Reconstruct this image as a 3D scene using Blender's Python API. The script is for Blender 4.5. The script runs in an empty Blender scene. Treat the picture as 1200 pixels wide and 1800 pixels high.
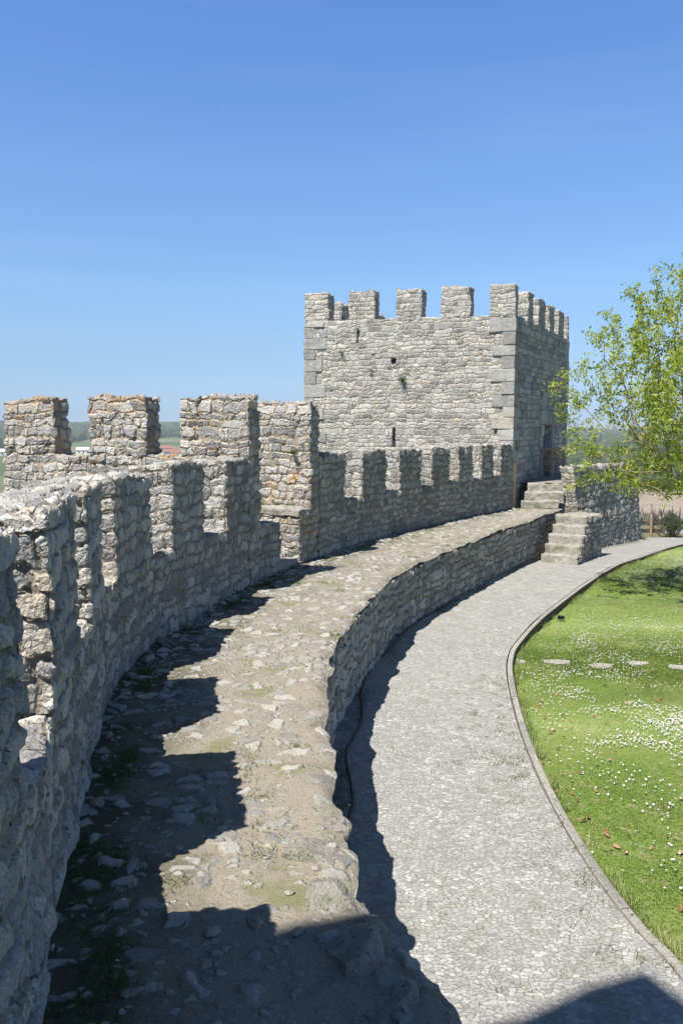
import bpy, bmesh, math, random
import numpy as np
from mathutils import Vector, Matrix

random.seed(7); RNG = np.random.default_rng(7)
SC = bpy.context.scene; COL = SC.collection
R = math.radians

# ------------------------------------------------------------------ camera
CAM_H = 2.5
cam = bpy.data.cameras.new('camera'); camo = bpy.data.objects.new('camera', cam); COL.objects.link(camo)
cam.sensor_fit = 'HORIZONTAL'; cam.sensor_width = 36; cam.lens = 36 * 1450 / 1200
cam.clip_start = 0.05; cam.clip_end = 30000
camo.location = (0, 0, CAM_H); camo.rotation_euler = (R(90 - 5.83), 0, 0)
SC.camera = camo

# ------------------------------------------------------------------ light
SH = Vector((0.42, 0.45, -1.0))                      # shadow offset per metre of height
elev = math.atan2(1.0, math.hypot(SH.x, SH.y))
w = bpy.data.worlds.new('World'); SC.world = w; w.use_nodes = True
nt = w.node_tree; bg = nt.nodes['Background']
sky = nt.nodes.new('ShaderNodeTexSky'); sky.sky_type = 'NISHITA'; sky.sun_disc = False
sky.sun_elevation = elev; sky.sun_rotation = math.atan2(-SH.x, -SH.y)
sky.altitude = 100; sky.air_density = 1.0; sky.dust_density = 0.0; sky.ozone_density = 3.0
tint = nt.nodes.new('ShaderNodeMix'); tint.data_type = 'RGBA'; tint.blend_type = 'MULTIPLY'; tint.inputs[0].default_value = 1
tc = nt.nodes.new('ShaderNodeTexCoord'); sp_ = nt.nodes.new('ShaderNodeSeparateXYZ'); rmp = nt.nodes.new('ShaderNodeValToRGB')   # clear spring air: paler, bluer towards the horizon
nt.links.new(tc.outputs['Generated'], sp_.inputs[0]); nt.links.new(sp_.outputs[2], rmp.inputs[0])
stops = [(0, (.24, .36, .70)), (.022, (.311, .425, .728)), (.056, (.427, .508, .701)), (.102, (.524, .603, .743)), (.16, (.612, .726, .844)), (.281, (.674, .833, 1.0)), (.434, (.632, .862, 1.147)), (.62, (.36, .46, .56)), (1, (.26, .33, .39))]
el_ = rmp.color_ramp.elements
while len(el_) < len(stops): el_.new(.5)
for e_, (p_, c_) in zip(el_, stops): e_.position = p_; e_.color = (*(v / 1.154 for v in c_), 1)
nt.links.new(sky.outputs[0], tint.inputs[6]); nt.links.new(rmp.outputs[0], tint.inputs[7]); mp_ = nt.nodes.new('ShaderNodeMapping'); mp_.inputs['Scale'].default_value = (1.2, 1.2, 16); nz_ = nt.nodes.new('ShaderNodeTexNoise'); nz_.inputs['Scale'].default_value = 1.6; nz_.inputs['Detail'].default_value = 5; cr_ = nt.nodes.new('ShaderNodeMapRange')
for a_, v_ in (('From Min', .52), ('From Max', .80), ('To Min', 0), ('To Max', .035)): cr_.inputs[a_].default_value = v_
cm_ = nt.nodes.new('ShaderNodeMix'); cm_.data_type = 'RGBA'; cm_.inputs[7].default_value = (5.5, 5.9, 6.4, 1)          # faint high cirrus
nt.links.new(tc.outputs['Generated'], mp_.inputs[0]); nt.links.new(mp_.outputs[0], nz_.inputs[0]); nt.links.new(nz_.outputs[0], cr_.inputs[0]); nt.links.new(cr_.outputs[0], cm_.inputs[0])
nt.links.new(tint.outputs[2], cm_.inputs[6]); nt.links.new(cm_.outputs[2], bg.inputs[0]); bg.inputs[1].default_value = 0.1137
sl = bpy.data.lights.new('sun', 'SUN'); sl.energy = 5.0; sl.angle = R(0.5); sl.color = (1.0, 0.95, 0.875)
so = bpy.data.objects.new('sun', sl); COL.objects.link(so)
so.rotation_euler = SH.to_track_quat('-Z', 'Y').to_euler(); so.location = (-20, -20, 50)
SC.view_settings.view_transform = 'Standard'; SC.view_settings.look = 'None'
SC.view_settings.gamma = 1; SC.view_settings.exposure = 0.85
SC.cycles.max_bounces = 8; SC.cycles.volume_bounces = 1; SC.cycles.transparent_max_bounces = 8

# ------------------------------------------------------------------ numpy noise
def _h(ix, iy, iz, seed):
    n = (ix.astype(np.int64) * 374761393 + iy.astype(np.int64) * 668265263 + iz.astype(np.int64) * 2147483647 + seed * 1274126177) & 0x7fffffff
    n = ((n ^ (n >> 13)) * 1274126177) & 0x7fffffff
    n = (n ^ (n >> 16)) * 60493 & 0x7fffffff
    return (n & 0xffffff) / float(0xffffff)
def noise(P, scale=1.0, seed=0):
    P = np.asarray(P, float) * scale
    i = np.floor(P).astype(np.int64); f = P - i; f = f * f * (3 - 2 * f)
    r = 0
    for dx in (0, 1):
        for dy in (0, 1):
            for dz in (0, 1):
                wgt = (f[..., 0] if dx else 1 - f[..., 0]) * (f[..., 1] if dy else 1 - f[..., 1]) * (f[..., 2] if dz else 1 - f[..., 2])
                r = r + wgt * _h(i[..., 0] + dx, i[..., 1] + dy, i[..., 2] + dz, seed)
    return r * 2 - 1
def fbm(P, scale, seed=0, octs=3):
    r = 0; a = 1
    for k in range(octs):
        r = r + a * noise(P, scale * 2 ** k, seed + k * 17); a *= .5
    return r
def lump(P, amp, scale=3.0):                          # same offset for the same place: neighbours stay joined
    o = np.stack([fbm(P, scale, 11, 2), fbm(P, scale, 53, 2), fbm(P, scale, 97, 2)], -1)
    return P + o * amp

# ------------------------------------------------------------------ objects
def tag(o, label=None, cat=None, group=None, kind=None):
    if label: o['label'] = label
    if cat: o['category'] = cat
    if group: o['group'] = group
    if kind: o['kind'] = kind
    return o
def thing(name, label, cat, loc=(0, 0, 0), group=None):
    o = bpy.data.objects.new(name, None); COL.objects.link(o); o.location = loc; o.empty_display_size = .2
    return tag(o, label, cat, group)
def link(name, me, mat, parent=None, smooth=True):
    """mesh given in world coordinates; it becomes a child at its parent's origin"""
    o = bpy.data.objects.new(name, me); COL.objects.link(o)
    if mat: me.materials.append(mat)
    if parent is not None:
        L = Vector((0, 0, 0)); p = parent
        while p is not None: L += p.location; p = p.parent
        me.transform(Matrix.Translation(-L)); o.parent = parent
    if smooth: me.shade_smooth()
    return o
class MB:
    def __init__(s): s.v = []; s.q = []; s.uv = []; s.n = 0
    def patch(s, A, UV=None, mask=None, flip=False):
        ni, nj = A.shape[:2]
        idx = np.arange(ni * nj).reshape(ni, nj) + s.n
        a, b, c, d = idx[:-1, :-1], idx[1:, :-1], idx[1:, 1:], idx[:-1, 1:]
        q = np.stack([a, b, c, d], -1) if not flip else np.stack([a, d, c, b], -1)
        q = q.reshape(-1, 4) if mask is None else q[mask]
        s.v.append(A.reshape(-1, 3)); s.n += ni * nj; s.q.append(q)
        s.uv.append((UV if UV is not None else A[..., :2]).reshape(-1, 2))
        return s
    def build(s, name, mat, parent=None, weld=True, fn=None, smooth=True):
        V = np.concatenate(s.v); Q = np.concatenate(s.q); UV = np.concatenate(s.uv)
        LU = UV[Q.reshape(-1)]
        if weld:
            key = np.round(V * 2000).astype(np.int64)
            _, first, inv = np.unique(key, axis=0, return_index=True, return_inverse=True)
            inv = inv.reshape(-1); Q = inv[Q]; V = V[first]
        if fn is not None: V = fn(V)
        return link(name, mesh_np(name, V, Q, LU), mat, parent, smooth)
def mesh_np(name, V, F, LU=None):
    k = F.shape[1]
    me = bpy.data.meshes.new(name)
    me.vertices.add(len(V)); me.vertices.foreach_set('co', np.ascontiguousarray(V, dtype=np.float32).ravel())
    me.loops.add(F.size); me.loops.foreach_set('vertex_index', np.ascontiguousarray(F, dtype=np.int32).ravel())
    me.polygons.add(len(F)); me.polygons.foreach_set('loop_start', np.arange(0, F.size, k, dtype=np.int32))
    if LU is not None:
        l = me.uv_layers.new(name='UVMap'); l.data.foreach_set('uv', np.ascontiguousarray(LU, dtype=np.float32).ravel())
    me.update(calc_edges=True); me.validate()
    return me

# ------------------------------------------------------------------ curves
def catmull(pts, n=24):
    P = np.array(pts, float); P = np.vstack([2 * P[0] - P[1], P, 2 * P[-1] - P[-2]]); out = []
    for i in range(1, len(P) - 2):
        t = np.linspace(0, 1, n, endpoint=False)[:, None]
        p0, p1, p2, p3 = P[i - 1:i + 3]
        out.append(.5 * (2 * p1 + (p2 - p0) * t + (2 * p0 - 5 * p1 + 4 * p2 - p3) * t * t + (3 * p1 - p0 - 3 * p2 + p3) * t ** 3))
    out.append(P[-2][None]); return np.vstack(out)
class Curve:
    def __init__(s, pts, smooth=True):
        s.P = catmull(pts) if smooth else np.array(pts, float)
        d = np.linalg.norm(np.diff(s.P, axis=0), axis=1); s.S = np.concatenate([[0], np.cumsum(d)]); s.L = s.S[-1]
    def at(s, t): return np.stack([np.interp(t, s.S, s.P[:, k]) for k in (0, 1)], -1)
    def tan(s, t):
        e = .05; d = s.at(np.minimum(t + e, s.L)) - s.at(np.maximum(t - e, 0)); return d / np.linalg.norm(d, axis=-1, keepdims=True)
    def left(s, t): d = s.tan(t); return np.stack([-d[..., 1], d[..., 0]], -1)
    def s_of_y(s, y): return float(np.interp(y, s.P[:, 1], s.S))
    def x_of_y(s, y): return np.interp(y, s.P[:, 1], s.P[:, 0])
zp = lambda y: -1.15 - np.maximum(0, y - 22) * .06          # level of the cobbled path

# ------------------------------------------------------------------ material helpers
class NT:
    def __init__(s, name):
        s.m = bpy.data.materials.new(name); s.m.use_nodes = True; s.t = s.m.node_tree; s.b = s.t.nodes['Principled BSDF']
        s.out = s.t.nodes['Material Output']; s.b.inputs['Roughness'].default_value = .9
        s.b.inputs['Specular IOR Level'].default_value = .25
    def n(s, typ, **k):
        o = s.t.nodes.new(typ)
        for a, v in k.items(): setattr(o, a, v)
        return o
    def L(s, a, b): s.t.links.new(a, b)
    def put(s, sock, v):
        if isinstance(v, bpy.types.NodeSocket): s.L(v, sock)
        else: sock.default_value = v
    def math(s, op, a, b=0.0, c=0.0, clamp=False):
        o = s.n('ShaderNodeMath', operation=op, use_clamp=clamp); s.put(o.inputs[0], a); s.put(o.inputs[1], b); s.put(o.inputs[2], c); return o.outputs[0]
    def vmath(s, op, a, b=(0, 0, 0)):
        o = s.n('ShaderNodeVectorMath', operation=op); s.put(o.inputs[0], a); s.put(o.inputs[1], b)
        return o.outputs['Value'] if op in ('DOT_PRODUCT', 'LENGTH') else o.outputs[0]
    def noise(s, vec, scale, detail=3, rough=.6, col=False):
        o = s.n('ShaderNodeTexNoise'); s.put(o.inputs['Vector'], vec); o.inputs['Scale'].default_value = scale
        o.inputs['Detail'].default_value = detail; o.inputs['Roughness'].default_value = rough
        return o.outputs['Color'] if col else o.outputs['Fac']
    def voro(s, vec, scale, feat='F1', rnd=1.0, dim='2D'):
        o = s.n('ShaderNodeTexVoronoi', feature=feat, voronoi_dimensions=dim); s.put(o.inputs['Vector'], vec)
        o.inputs['Scale'].default_value = scale; o.inputs['Randomness'].default_value = rnd; return o
    def rng(s, v, a, b, c=0.0, d=1.0, smooth=True):
        o = s.n('ShaderNodeMapRange', interpolation_type='SMOOTHSTEP' if smooth else 'LINEAR')
        s.put(o.inputs['Value'], v); s.put(o.inputs['From Min'], a); s.put(o.inputs['From Max'], b); s.put(o.inputs['To Min'], c); s.put(o.inputs['To Max'], d)
        return o.outputs[0]
    def mix(s, f, a, b, blend='MIX'):
        o = s.n('ShaderNodeMix', data_type='RGBA', blend_type=blend); s.put(o.inputs[0], f)
        s.put(o.inputs[6], a if not isinstance(a, tuple) else (*a[:3], 1)); s.put(o.inputs[7], b if not isinstance(b, tuple) else (*b[:3], 1)); return o.outputs[2]
    def fmix(s, f, a, b):
        o = s.n('ShaderNodeMix', data_type='FLOAT'); s.put(o.inputs[0], f); s.put(o.inputs[2], a); s.put(o.inputs[3], b); return o.outputs[0]
    def ramp(s, v, stops):
        o = s.n('ShaderNodeValToRGB'); s.put(o.inputs[0], v); e = o.color_ramp.elements
        while len(e) < len(stops): e.new(.5)
        for k, (p, c) in enumerate(stops): e[k].position = p; e[k].color = (*c, 1)
        return o.outputs[0]
    def sep(s, c):
        o = s.n('ShaderNodeSeparateColor'); s.put(o.inputs[0], c); return o.outputs
    def pos(s): return s.n('ShaderNodeNewGeometry').outputs['Position']
    def uv(s):
        return s.n('ShaderNodeUVMap', uv_map='UVMap').outputs[0]
    def map(s, vec, scale):
        o = s.n('ShaderNodeMapping'); s.put(o.inputs['Vector'], vec); o.inputs['Scale'].default_value = scale; return o.outputs[0]
    def disp(s, h, both=True, scale=1.0):
        d = s.n('ShaderNodeDisplacement'); d.inputs['Midlevel'].default_value = 0; d.inputs['Scale'].default_value = scale
        s.put(d.inputs['Height'], h); s.L(d.outputs[0], s.out.inputs['Displacement']); s.m.displacement_method = 'BOTH' if both else 'BUMP'
    def color(s, c, a=.78):
        s.put(s.b.inputs['Base Color'], s.mix(1.0, c, (a, a, a), 'MULTIPLY'))

def rubble(name, su=3.6, sv=5.2, depth=.03, fines=.45, orange=.12, tone=1.0, dark=.35, mortar=(.40, .355, .29), course=False, gap=1.0, wob=.16, otop=0, facet=1.0):
    """limestone rubble: stones of mixed size with recessed sandy mortar, in rough courses or at random"""
    k = NT(name); P = k.pos(); U = k.uv()
    def warp(scale, amt):
        o = k.n('ShaderNodeVectorMath', operation='SCALE'); k.L(k.vmath('SUBTRACT', k.noise(P, scale, 2, .55, True), (.5, .5, .5)), o.inputs[0]); o.inputs['Scale'].default_value = amt; return o.outputs[0]
    Ud = k.vmath('ADD', k.vmath('ADD', U, warp(3.0, .13 if not course else wob)), warp(11, .05 if not course else wob * .34))
    n1 = k.noise(P, 11, 4, .65); n2 = k.noise(P, 55, 4, .7); n0 = k.noise(P, 1.1, 3, .6); cc = k.math('SUBTRACT', n1, .5)
    cxn = k.n('ShaderNodeCombineXYZ')
    if course:
        sx = k.n('ShaderNodeSeparateXYZ'); k.L(Ud, sx.inputs[0]); x, y = sx.outputs[0], sx.outputs[1]
        cy = k.n('ShaderNodeCombineXYZ'); k.L(y, cy.inputs[1]); y1 = k.math('MULTIPLY_ADD', y, sv, k.math('MULTIPLY', k.noise(cy.outputs[0], 1.7, 2), 2.2))
        row = k.math('FLOOR', y1); fv = k.math('FRACT', y1)
        w1 = k.n('ShaderNodeTexWhiteNoise', noise_dimensions='1D'); k.L(row, w1.inputs['W']); wc = k.sep(w1.outputs['Color'])
        x1 = k.math('MULTIPLY_ADD', k.math('MULTIPLY', x, su), k.math('MULTIPLY_ADD', wc[0], .6, .7), k.math('MULTIPLY', wc[1], 31.0))
        ci = k.n('ShaderNodeCombineXYZ'); k.L(x1, ci.inputs[0]); k.L(k.math('MULTIPLY', row, 7.3), ci.inputs[1])
        x2 = k.math('ADD', x1, k.math('MULTIPLY', k.noise(ci.outputs[0], .9, 1), 1.5)); col_ = k.math('FLOOR', x2); fu = k.math('FRACT', x2)
        cid = k.n('ShaderNodeCombineXYZ'); k.L(col_, cid.inputs[0]); k.L(row, cid.inputs[1])
        w2 = k.n('ShaderNodeTexWhiteNoise', noise_dimensions='2D'); k.L(cid.outputs[0], w2.inputs['Vector']); w2c = k.sep(w2.outputs['Color'])
        mu = k.math('ADD', 1.0, k.math('LESS_THAN', w2c[2], fines * .45)); mv = k.math('ADD', 1.0, k.math('GREATER_THAN', w2c[2], 1 - fines * .6))
        a, b = k.math('MULTIPLY', fu, mu), k.math('MULTIPLY', fv, mv); fu2, fv2 = k.math('FRACT', a), k.math('FRACT', b)
        k.L(k.math('MULTIPLY_ADD', k.math('FLOOR', b), 2.0, k.math('FLOOR', a)), cid.inputs[2])
        w3 = k.n('ShaderNodeTexWhiteNoise', noise_dimensions='3D'); k.L(cid.outputs[0], w3.inputs['Vector']); c1 = k.sep(w3.outputs['Color']); r1, r2, r3 = c1[0], c1[1], c1[2]
        dx = k.math('DIVIDE', k.math('SUBTRACT', .5, k.math('ABSOLUTE', k.math('SUBTRACT', fu2, .5))), k.math('MULTIPLY', mu, su))
        dy = k.math('DIVIDE', k.math('SUBTRACT', .5, k.math('ABSOLUTE', k.math('SUBTRACT', fv2, .5))), k.math('MULTIPLY', mv, sv))
        e = k.math('SMOOTH_MIN', dx, dy, .035)
        ed = k.math('ADD', k.math('SUBTRACT', e, k.math('MULTIPLY', r3, .007)), k.math('MULTIPLY', cc, .032)); st = k.rng(ed, .0, .020 * gap)
        k.L(k.math('MULTIPLY', k.math('SUBTRACT', fu2, .5), k.math('SUBTRACT', r2, .5)), cxn.inputs[0]); k.L(k.math('MULTIPLY', k.math('SUBTRACT', fv2, .5), k.math('SUBTRACT', r3, .35)), cxn.inputs[1])
        tilt = k.math('MULTIPLY', k.vmath('DOT_PRODUCT', cxn.outputs[0], (1, 1, 0)), 1.3)
    else:
        M = k.map(Ud, (su, sv, 1)); v1 = k.voro(M, 1, rnd=.92); e1 = k.voro(M, 1, 'DISTANCE_TO_EDGE', .92); v2 = k.voro(M, 2.1, rnd=.95); e2 = k.voro(M, 2.1, 'DISTANCE_TO_EDGE', .95)
        c1 = k.sep(v1.outputs['Color']); c2 = k.sep(v2.outputs['Color']); sel = k.math('LESS_THAN', c1[2], fines)
        e = k.fmix(sel, e1.outputs[0], k.math('MINIMUM', e1.outputs[0], k.math('MULTIPLY', e2.outputs[0], .8)))
        r1 = k.fmix(sel, c1[0], c2[0]); r2 = k.fmix(sel, c1[1], c2[1]); r3 = k.fmix(sel, c2[2], c2[1])
        ed = k.math('ADD', e, k.math('MULTIPLY', cc, .17)); st = k.rng(ed, .01, .115 * gap)
        pv = k.vmath('SUBTRACT', M, v1.outputs['Position']); k.L(k.math('SUBTRACT', c1[1], .5), cxn.inputs[0]); k.L(k.math('SUBTRACT', c2[0], .35), cxn.inputs[1])
        tilt = k.math('MULTIPLY', k.vmath('DOT_PRODUCT', pv, cxn.outputs[0]), .7)
    body = k.math('ADD', k.math('MULTIPLY_ADD', r2, .55, .55), tilt)
    body = k.math('ADD', body, k.math('MULTIPLY', cc, .9))
    h = k.math('MULTIPLY', k.math('MULTIPLY', st, body), depth)
    h = k.math('ADD', h, k.math('MULTIPLY', k.math('SUBTRACT', n2, .5), .014)); h = k.math('ADD', h, k.math('MULTIPLY', k.math('SUBTRACT', k.noise(P, 24, 3, .7), .5), .022))
    vp = k.voro(P, 26, dim='3D'); pit = k.rng(vp.outputs['Distance'], .0, .3, 1, 0)
    h = k.math('SUBTRACT', h, k.math('MULTIPLY', k.math('MULTIPLY', pit, k.rng(n0, .45, .65)), .007))
    vf = k.voro(k.vmath('ADD', P, warp(6, .12)), 12, 'DISTANCE_TO_EDGE', 1, '3D'); h = k.math('ADD', h, k.math('MULTIPLY', k.math('MULTIPLY', k.math('SUBTRACT', k.math('MINIMUM', vf.outputs['Distance'], .22), .14), st), .06 * facet))
    k.disp(k.math('SUBTRACT', h, depth * .6))
    g = lambda v: tuple(min(.8, x * tone) for x in v)
    col = k.ramp(r1, [(0, g((.21, .205, .195))), (.3, g((.32, .315, .30))), (.6, g((.40, .39, .365))), (.85, g((.50, .48, .44))), (1, g((.43, .375, .30)))])
    mott = k.ramp(n2, [(.28, (.38, .38, .38)), (.52, (1, 1, 1)), (.75, (1.35, 1.32, 1.27))]); col = k.mix(.9, col, mott, 'MULTIPLY')
    col = k.mix(k.math('MULTIPLY', k.rng(n1, .5, .72), .35), col, g((.52, .52, .50)))
    jm = k.mix(k.rng(n1, .3, .7), mortar, tuple(x * .7 for x in mortar))
    col = k.mix(st, jm, col)
    nd = k.noise(P, 2.3, 5, .7); col = k.mix(k.math('MULTIPLY', k.rng(nd, .54, .68), dark), col, (.10, .10, .095))   # black lichen
    no = k.noise(P, 5.5, 5, .7); no2 = k.noise(P, .8, 2, .5)
    col = k.mix(k.math('MULTIPLY', k.math('MULTIPLY', k.rng(no, .54, .66), k.rng(no2, .5, .62)), orange), col, (.50, .25, .06))
    if otop:
        zz = k.n('ShaderNodeSeparateXYZ'); k.L(P, zz.inputs[0]); xm = k.rng(zz.outputs[0], -2.9, -3.3); zt2 = k.rng(k.math('ADD', zz.outputs[2], k.math('MULTIPLY', cc, .5)), otop, otop + .3)
        col = k.mix(k.math('MULTIPLY', k.math('MULTIPLY', zt2, xm), k.rng(no, .46, .6, .05, .5)), col, (.50, .27, .07))
    k.color(col); return k.m

def ashlar(name, tone=1.0):
    k = NT(name); P = k.pos(); rnd = k.n('ShaderNodeNewGeometry').outputs['Random Per Island']
    n1 = k.noise(P, 9, 5, .7); n2 = k.noise(P, 60, 4, .7); n0 = k.noise(P, 2.6, 5, .7); n3 = k.noise(P, 22, 4, .7)
    g = lambda v: tuple(x * tone for x in v)
    col = k.ramp(rnd, [(0, g((.28, .275, .26))), (.4, g((.36, .352, .33))), (.75, g((.42, .41, .38))), (1, g((.47, .43, .36)))])
    col = k.mix(.9, col, k.ramp(n2, [(.25, (.55, .55, .55)), (.6, (1, 1, 1)), (.85, (1.25, 1.25, 1.2))]), 'MULTIPLY')
    col = k.mix(1.0, col, k.ramp(n1, [(.25, (.78, .78, .78)), (.55, (1, 1, 1)), (.8, (1.1, 1.1, 1.08))]), 'MULTIPLY')
    col = k.mix(k.math('MULTIPLY', k.rng(n0, .5, .66), .5), col, (.16, .16, .15)); col = k.mix(k.math('MULTIPLY', k.rng(n3, .6, .72), .6), col, g((.55, .53, .47))); k.color(col)
    h = k.math('ADD', k.math('MULTIPLY', n1, .035), k.math('MULTIPLY', n2, .010)); k.disp(h, False); return k.m

def stone_plain(name, c=(.40, .385, .355), bump=.012, sc=14, island=True, moss=0.0):
    k = NT(name); P = k.pos(); n1 = k.noise(P, sc, 5, .7); n2 = k.noise(P, sc * 6, 3, .7); n0 = k.noise(P, 3, 4, .6)
    col = k.mix(1.0, (*c,), k.ramp(n1, [(.25, (.5, .5, .5)), (.5, (.95, .95, .95)), (.8, (1.3, 1.28, 1.22))]), 'MULTIPLY')
    if island: col = k.mix(1.0, col, k.ramp(k.n('ShaderNodeNewGeometry').outputs['Random Per Island'], [(0, (.72, .72, .72)), (1, (1.2, 1.17, 1.1))]), 'MULTIPLY')
    col = k.mix(k.rng(k.noise(P, 26, 4, .7), .59, .66), col, (.09, .09, .085))
    if moss: col = k.mix(k.math('MULTIPLY', k.rng(n0, .5, .66), moss), col, (.14, .17, .05))
    k.color(col); k.disp(k.math('ADD', k.math('MULTIPLY', n1, bump), k.math('MULTIPLY', n2, bump * .35)), False); return k.m

def plain(name, c, rough=.7, metal=0.0):
    k = NT(name); n = k.noise(k.pos(), 30, 3); col = k.mix(1.0, (*c,), k.ramp(n, [(.3, (.8, .8, .8)), (.7, (1.1, 1.1, 1.1))]), 'MULTIPLY')
    k.color(col); k.b.inputs['Roughness'].default_value = rough; k.b.inputs['Metallic'].default_value = metal; return k.m

def walk_mat():
    k = NT('rubble_and_dirt'); P = k.pos()
    dn = k.noise(P, 4, 2, .5, True); sc = k.n('ShaderNodeVectorMath', operation='SCALE'); k.L(k.vmath('SUBTRACT', dn, (.5, .5, .5)), sc.inputs[0]); sc.inputs['Scale'].default_value = .16
    M = k.map(k.vmath('ADD', P, sc.outputs[0]), (6.2, 8.4, 0)); v = k.voro(M, 1, rnd=1); e = k.voro(M, 1, 'DISTANCE_TO_EDGE', 1)
    v2 = k.voro(M, 2.7, rnd=1); e2 = k.voro(M, 2.7, 'DISTANCE_TO_EDGE', 1)
    c = k.sep(v.outputs['Color']); c2 = k.sep(v2.outputs['Color'])
    nb = k.noise(P, .75, 3, .55); n1 = k.noise(P, 12, 4, .65); n2 = k.noise(P, 70, 4, .75); n3 = k.noise(P, 260, 2, .7)
    yy = k.n('ShaderNodeSeparateXYZ'); k.L(P, yy.inputs[0])
    dens = k.math('ADD', k.rng(yy.outputs[1], 5.5, 10, .27, .52), k.math('MULTIPLY', k.math('SUBTRACT', nb, .5), .9))   # fewer stones, more dirt close to the viewpoint
    big = k.math('LESS_THAN', c[2], dens); small = k.math('LESS_THAN', c2[2], k.math('MULTIPLY', dens, .75))
    ja = k.math('MULTIPLY', k.math('SUBTRACT', n1, .5), .22)
    s1 = k.math('MULTIPLY', big, k.rng(k.math('ADD', e.outputs[0], ja), .05, .22)); s2 = k.math('MULTIPLY', small, k.rng(k.math('ADD', e2.outputs[0], ja), .06, .24))
    pv = k.vmath('SUBTRACT', M, v.outputs['Position']); cx = k.n('ShaderNodeCombineXYZ'); k.L(k.math('SUBTRACT', c[1], .5), cx.inputs[0]); k.L(k.math('SUBTRACT', c[0], .5), cx.inputs[1])
    h1 = k.math('MULTIPLY', s1, k.math('ADD', k.math('MULTIPLY_ADD', c[0], .016, .010), k.math('MULTIPLY', k.vmath('DOT_PRODUCT', pv, cx.outputs[0]), .03)))
    h2 = k.math('MULTIPLY', s2, k.math('MULTIPLY_ADD', c2[0], .012, .006))
    h = k.math('ADD', k.math('MAXIMUM', h1, h2), k.math('MULTIPLY', n1, .020)); h = k.math('ADD', h, k.math('MULTIPLY', n2, .009)); h = k.math('ADD', h, k.math('MULTIPLY', n3, .0035))
    k.disp(h)
    dirt = k.ramp(n2, [(.25, (.17, .145, .11)), (.5, (.33, .29, .23)), (.75, (.47, .43, .36))])
    dirt = k.mix(k.rng(n3, .6, .75), dirt, (.55, .52, .46))
    nm = k.noise(P, 1.6, 4, .6); dirt = k.mix(k.math('MULTIPLY', k.rng(nm, .53, .68), .6), dirt, (.17, .19, .06))
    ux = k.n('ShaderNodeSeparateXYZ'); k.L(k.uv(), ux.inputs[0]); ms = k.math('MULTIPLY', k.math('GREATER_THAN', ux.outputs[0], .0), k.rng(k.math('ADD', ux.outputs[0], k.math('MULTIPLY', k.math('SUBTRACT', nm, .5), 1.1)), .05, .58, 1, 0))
    dirt = k.mix(k.math('MULTIPLY', ms, .85), dirt, k.mix(k.rng(n2, .35, .65), (.035, .04, .016), (.085, .085, .04)))   # damp moss and soil along the wall foot, colour also darkened to deepen shade
    sc1 = k.mix(1.0, k.ramp(c[0], [(0, (.27, .26, .24)), (.5, (.41, .395, .36)), (1, (.52, .50, .45))]), k.ramp(n2, [(.25, (.55, .55, .55)), (.55, (1, 1, 1)), (.8, (1.2, 1.2, 1.15))]), 'MULTIPLY')
    sc2 = k.mix(1.0, k.ramp(c2[0], [(0, (.30, .285, .25)), (1, (.50, .48, .43))]), k.ramp(n2, [(.25, (.6, .6, .6)), (.6, (1, 1, 1))]), 'MULTIPLY')
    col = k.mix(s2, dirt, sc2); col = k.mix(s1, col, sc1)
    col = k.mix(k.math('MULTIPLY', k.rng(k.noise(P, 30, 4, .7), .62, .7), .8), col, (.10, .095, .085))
    k.color(col); return k.m

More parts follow.
